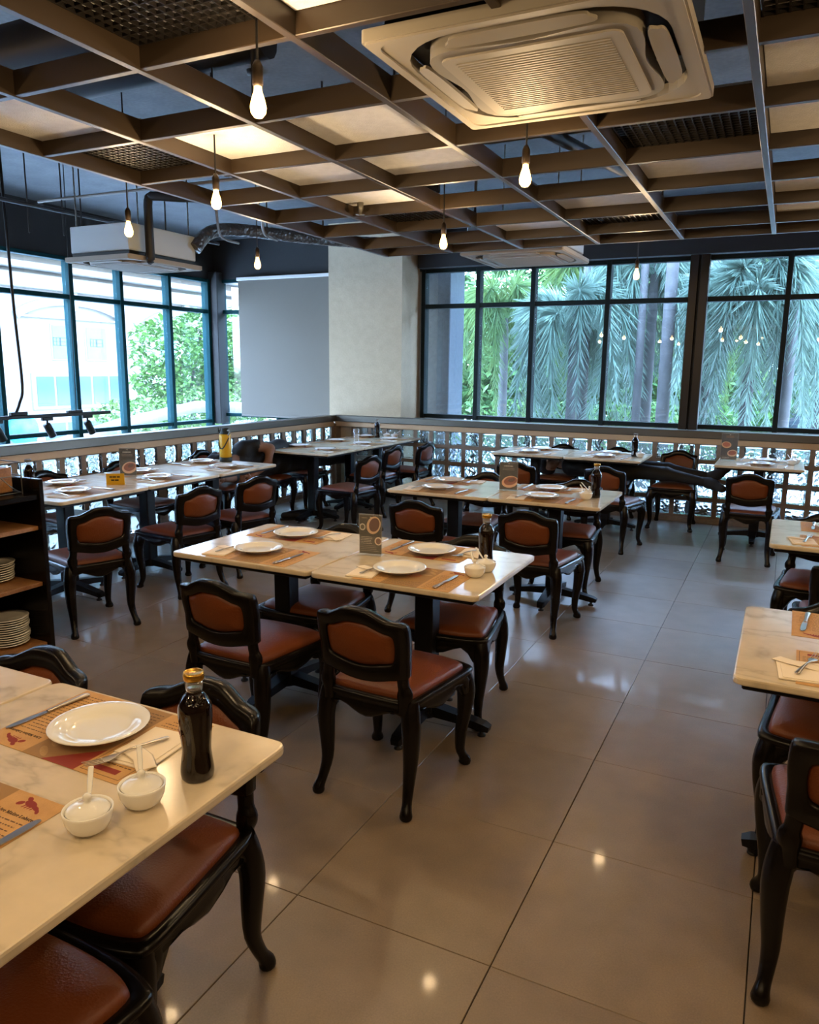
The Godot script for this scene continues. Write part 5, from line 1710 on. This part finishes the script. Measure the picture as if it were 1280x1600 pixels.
func make_fronds() -> void:
	for v in 3:
		var L := 2.9 + v * 0.25
		var spine: Array = []
		for i in 15:
			var s := i / 14.0
			# rises, arches over and hangs
			spine.append(Vector3(0, sin(s * 2.6) * (0.75 - v * 0.12) - s * s * s * (1.9 + v * 0.35), s * (1.0 + 0.55 * (1.0 - s)) * (0.95 + v * 0.05)))
		var b := MB.new()
		b.tube(spine, [0.035, 0.032, 0.028, 0.025, 0.022, 0.02, 0.018, 0.016, 0.014, 0.012, 0.010, 0.009, 0.008, 0.006, 0.004], 5)
		var nn := 520
		for i in nn:
			var s := 0.08 + 0.92 * i / nn
			var f := s * 14.0
			var k := mini(int(f), 13)
			var p: Vector3 = spine[k].lerp(spine[k + 1], f - k)
			var tg: Vector3 = (spine[k + 1] - spine[k]).normalized()
			var side := Vector3(1, 0, 0)
			var nrm := tg.cross(side)
			var a := rng.randf() * TAU
			var dir := (side * cos(a) + nrm * sin(a)) * 0.80 + tg * 0.85 + Vector3(0, -0.25, 0)
			dir = dir.normalized()
			var len := 0.43 * (0.5 + 0.65 * sin(PI * minf(s * 1.05, 1.0))) * rng.randf_range(0.75, 1.25)
			var w := dir.cross(tg).normalized() * 0.0115
			var e := p + dir * len + Vector3(0, -0.10 * len, 0)
			var mid := p + dir * len * 0.5
			b.tri(p, mid + w, e); b.tri(p, e, mid - w)
		fronds.append(b.mesh())

func palm(label: String, at: Vector3, h: float, n: int, r := 0.085, k := 1.0, green := false) -> void:
	var t := thing("foxtail_palm", label, "palm tree", at, rng.randf() * TAU, "palms outside the back windows")
	var pr: Array = [Vector2(0, 0)]
	for i in 41:
		var y := h * i / 40.0
		pr.append(Vector2(r * (1.12 - 0.25 * i / 40.0) * (1.0 + (0.05 if i % 2 == 0 else 0.0)), y))
	pr.append(Vector2(r * 0.6, h + 0.5)); pr.append(Vector2(0, h + 0.7))
	part("trunk", MB.new().lathe(pr, 12), M.trunk, t)
	for i in n:
		var f := inst("frond", fronds[i % 3], M.frond2 if green else [M.frond, M.frond3, M.frond4][(i * 5 + i / 3) % 3], t, Vector3(0, h + 0.35, 0))
		f.basis = Basis(Vector3.UP, TAU * i / n * 2.618 + rng.randf_range(-0.2, 0.2)) * Basis(Vector3.RIGHT, rng.randf_range(-0.25, 0.45)) * Basis.from_scale(Vector3.ONE * k * rng.randf_range(0.9, 1.12))

const GY := -0.45

func outside() -> void:
	leaf_me = leaves_mesh()
	make_fronds()
	var gr := struct_node("ground")
	part("street", MB.new().box(Vector3(-20, -2.6, -25), Vector3(120, 0.2, 110)), M.paving, gr)
	part("garden_terrace", MB.new().box(Vector3(3.0, GY - 1.0, -16.5), Vector3(20, 2.0, 14.1)), M.paving, gr)
	part("lawn", MB.new().box(Vector3(3.0, GY - 0.48, -21.0), Vector3(18, 1.0, 4.0)), M.grass, gr)
	# soffit over the back windows and the granite pier beyond the column
	var s := struct_node("trim_2")
	part("soffit", MB.new().box(Vector3(-1.0, 3.09, -9.98), Vector3(9.6, 0.22, 1.06), 0.01), M.white, s)
	for i in 9:
		part("soffit_joint", MB.new().box(Vector3(-5.0 + i * 1.05, 2.979, -9.98), Vector3(0.012, 0.006, 1.04)), M.duct, s)
	solo("granite_pier", MB.new().box(Vector3(-4.40, 1.25, -9.95), Vector3(0.47, 3.4, 0.5), 0.01), M.granite, "grey speckled granite pier outside the leftmost back window pane", "pier")
	# white building across the street on the left
	var t := thing("facade_building", "white building with arches across the street outside the left windows", "building", Vector3(-25, -2.5, -22))
	part("wall", MB.new().box(Vector3(-3.0, 5.4, 0), Vector3(6.0, 10.8, 60.0)), M.facade, t)
	for q in [[7.05, 0.30, 0.5], [7.55, 0.55, 0.22], [8.15, 0.75, 0.35]]:
		part("cornice", MB.new().box(Vector3(q[1] * 0.5, q[0], 0), Vector3(q[1], q[2], 60.2), 0.03), M.facade, t)
	for i in 7:
		var zz := -18.0 + i * 6.2
		var pts: Array = []
		for q in 21:
			var a := PI * (0.16 + 0.68 * q / 20.0)
			pts.append(Vector3(0.06, 5.85 + 1.2 * (sin(a) - 0.5), zz + 2.9 * cos(a)))
		var arch := MB.new().tube(pts, [Vector2(0.10, 0.14)], 4, true, true)
		arch.box(Vector3(0.06, 6.55, zz), Vector3(0.24, 0.9, 0.34), 0.03)
		arch.box(Vector3(0.06, 5.82, zz), Vector3(0.14, 0.08, 5.0), 0.02)
		part("arch_moulding", arch, M.facade, t)
	for q in [[-20.70, 0.66], [-22.42, 0.96], [-26.4, 0.96], [-28.1, 0.96], [-17.0, 0.96]]:
		var wn := part("window_frame", MB.new().box(Vector3(0.0, 4.92, q[0] + 22), Vector3(0.10, 1.36, q[1] + 0.10), 0.02), M.facade, t)
		part("pane", MB.new().box(Vector3(0.05, 4.92, q[0] + 22), Vector3(0.03, 1.24, q[1]), 0.0), M.pale_glass, wn)
		var lg := MB.new()
		for e in [-0.16, 0.16]:
			var cz: float = q[0] + 22 - e
			for y in [-0.14, 0.14]:
				lg.box(Vector3(0.07, 4.95 + y, cz), Vector3(0.012, 0.025, 0.30))
			for y in [-0.14, 0.14]:
				lg.box(Vector3(0.07, 4.95, cz + y), Vector3(0.012, 0.30, 0.025))
			lg.box(Vector3(0.07, 4.95, cz), Vector3(0.012, 0.022, 0.28))
			if e < 0: lg.box(Vector3(0.07, 4.95, cz), Vector3(0.012, 0.28, 0.022))
		part("emblem", lg, M.duct, wn)
	var sw := part("shopfront", MB.new().box(Vector3(0.0, 3.10, 0.4), Vector3(0.16, 1.36, 4.5), 0.02), M.facade, t)
	for i in 5:
		part("pane", MB.new().box(Vector3(0.08, 3.10, 2.10 - i * 0.86), Vector3(0.03, 1.10, 0.76)), M.blue_glass, sw)
	sw = part("shopfront", MB.new().box(Vector3(0.0, 1.35, 0.4), Vector3(0.16, 1.3, 4.5), 0.02), M.facade, t)
	for i in 4:
		part("pane", MB.new().box(Vector3(0.08, 1.35, 1.8 - i * 1.05), Vector3(0.03, 1.10, 0.92)), M.blue_glass, sw)
	var aw := MB.new()
	aw.t = Transform3D(Basis(Vector3(0, 0, 1), PI / 2), Vector3(0.3, 1.75, 3.3))
	aw.lathe([Vector2(0, 0.0), Vector2(0.6, 0.0), Vector2(0.55, 0.25), Vector2(0.35, 0.42), Vector2(0, 0.5)], 20)
	part("round_awning", aw, mat(Color(0.05, 0.62, 0.72), 0.5), t)
	# ramp wall with a white pipe rail
	var b := MB.new()
	b.tube([Vector3(-13.2, -0.10, -10.3), Vector3(-13.1, 0.30, -12.2), Vector3(-13.0, 0.62, -14.6), Vector3(-12.9, 0.50, -16.8), Vector3(-12.4, 0.1, -18.6)], [0.14], 12)
	b.box(Vector3(-13.2, -0.9, -14.4), Vector3(0.3, 1.6, 9.0), 0.03)
	solo("ramp_wall", b, M.facade, "pale ramp wall with a thick round rail outside the left windows", "wall")
	var g1 := Color(0.036, 0.090, 0.016)
	var g2 := Color(0.085, 0.175, 0.035)
	tree("bright green tree standing before the white building, outside the left windows", Vector3(-16, -2.5, -17.4), 4.2, [[Vector3(0, 4.6, 0.6), 1.0, 0.8], [Vector3(0.2, 5.1, -0.7), 0.9, 0.7], [Vector3(0, 3.8, -0.9), 0.9, 0.6], [Vector3(0.2, 3.6, 1.0), 0.8, 0.55], [Vector3(-0.3, 3.9, -2.0), 0.8, 0.6]], 4200, 1.15, g1, g2)
	tree("tall tree filling the narrow window strip beside the blind", Vector3(-15.6, -2.5, -20.6), 4.6, [[Vector3(0, 5.0, 0), 1.3, 0.9], [Vector3(0.5, 3.7, 0.4), 1.2, 0.7], [Vector3(-0.6, 4.2, -1.4), 1.3, 0.9]], 4200, 1.2, g1, g2)
	tree("low spreading bush above the ramp wall outside the left windows", Vector3(-15.0, -2.5, -16.5), 2.0, [[Vector3(0, 2.8, 1.8), 1.1, 0.42], [Vector3(0.1, 2.9, -0.2), 1.3, 0.45], [Vector3(0, 3.0, -2.4), 1.3, 0.5]], 4500, 1.0, g1, Color(0.11, 0.19, 0.045), "bush")
	# palms behind the back windows: x, z, height of the crown above the garden, fronds
	for q in [[-4.75, -13.6, 2.6, 10, "leftmost palm outside, right of the granite pier", 0.85, true], [-3.15, -12.4, 2.45, 14, "palm whose plumes hang in the third back pane", 0.92, false],
		[-2.05, -12.9, 3.2, 14, "palm whose plumes fill the top of the fourth back pane", 0.90, false], [-0.52, -12.0, 2.75, 15, "palm with long plumes just right of the double post", 0.92, false], [0.45, -13.2, 2.75, 13, "palm with plumes hanging at the right edge", 0.92, false],
		[-1.25, -15.4, 3.3, 10, "farther palm seen behind the double post", 0.9, true], [-3.9, -16.2, 3.6, 11, "farther palm behind the second and third back panes", 0.9, true], [1.6, -12.6, 2.7, 11, "palm outside beyond the photo's right edge", 0.8, false]]:
		palm(q[4], Vector3(q[0], GY, q[1]), q[2], q[3], 0.085, q[5], q[6])
	for q in [[-1.66, -12.0, 0.11, "thick ringed grey palm trunk left of the double post"], [-1.10, -12.0, 0.09, "slim pale palm trunk at the double post's right side"], [-2.08, -12.2, 0.075, "slim yellowish palm trunk left of the thick grey one"], [-0.02, -11.8, 0.09, "slim pale palm trunk at the right post"], [-3.12, -13.0, 0.10, "grey palm trunk low in the third back pane"]]:
		palm(q[3], Vector3(q[0], GY, q[1]), 6.0, 6, q[2] * 0.8, 0.8)
	var d1 := Color(0.030, 0.085, 0.028)
	var d2 := Color(0.095, 0.19, 0.060)
	for q in [[-6.6, -17.0, 2.4, "light green bushy tree behind the palms at the left pane"], [-4.3, -18.0, 2.8, "light green bushy tree behind the palms in the middle panes"], [-1.9, -20.0, 3.4, "dark green tree behind the palms near the double post"], [2.6, -24.0, 6.6, "bright green tree behind the palms at the right edge"], [-9.6, -19.5, 3.6, "bushy tree far left behind the white column"], [-5.5, -22.5, 5.4, "tall green tree farther behind the palms, left one"], [-1.6, -25.5, 6.6, "tall green tree farther behind the palms, right one"]]:
		var k: float = 1.0 + 0.35 * maxf(0.0, q[2] - 3.0)
		tree(q[3], Vector3(q[0], GY, q[1]), q[2], [[Vector3(0, q[2], 0), 1.5 * k, 0.9], [Vector3(1.3 * k, q[2] - 0.9 * k, 0.3), 1.3 * k, 0.8], [Vector3(-1.3 * k, q[2] - 0.8 * k, 0.2), 1.3 * k, 0.8], [Vector3(0.3, q[2] - 1.7 * k, 0.6), 1.4 * k, 0.7]], 8000, 1.4 * sqrt(k), d1, d2)
	for i in 5:
		var x := -5.2 + i * 0.95
		tree("low garden bush below the palms, %s from the left" % ["first", "second", "third", "fourth", "fifth"][i], Vector3(x, GY, -15.2 - 0.6 * (i % 2)), 0.8, [[Vector3(0, 0.85, 0), 0.62, 0.8], [Vector3(0.3, 1.15, 0.2), 0.42, 0.8]], 800, 0.8, d1, Color(0.15, 0.30, 0.08), "bush")
	# pavilion with a pale roof band and dark glass at the lower right
	t = thing("pavilion", "low pavilion with pale roof band and dark glazed front beyond the palms", "building", Vector3(1.5, -2.5, -28))
	part("roof_band", MB.new().box(Vector3(0, 3.45, -2), Vector3(12.0, 0.62, 6.0), 0.03), M.facade, t)
	part("under_band", MB.new().box(Vector3(0, 3.02, -1.6), Vector3(11.6, 0.26, 5.6), 0.02), M.ac_grey, t)
	for i in 8:
		part("glass_panel", MB.new().box(Vector3(-5.3 + i * 1.5, 1.45, 0.7), Vector3(1.42, 2.9, 0.06)), M.blue_glass, t)
	for i in 9:
		part("post", MB.new().box(Vector3(-6.05 + i * 1.5, 1.45, 0.8), Vector3(0.07, 2.9, 0.12), 0.01), M.white, t)
	var lp := mat(Color(1, 0.9, 0.7), 0.4)
	lp.emission_enabled = true
	lp.emission = Color(1.0, 0.85, 0.6)
	lp.emission_energy_multiplier = 1.6
	for q in [[-2.0, 2.05], [-1.0, 2.05], [1.3, 2.15]]:
		var ln := part("wall_lantern", MB.new().box(Vector3(q[0], q[1], 0.95), Vector3(0.20, 0.16, 0.10), 0.02), lp, t)
		var l := OmniLight3D.new()
		l.name = "lamp"
		l.light_color = Color(1.0, 0.8, 0.5)
		l.light_energy = 0.3
		l.light_size = 0.08
		l.omni_range = 6.0
		l.omni_attenuation = 2.0
		l.shadow_enabled = true
		l.position = Vector3(q[0], q[1], 1.1)
		ln.add_child(l)

func _ready() -> void:
	rng.seed = 20240611
	camera_and_light()
	materials()
	room()
	ceiling_grid()
	furniture()
	services()
	settings()
	people()
	outside()
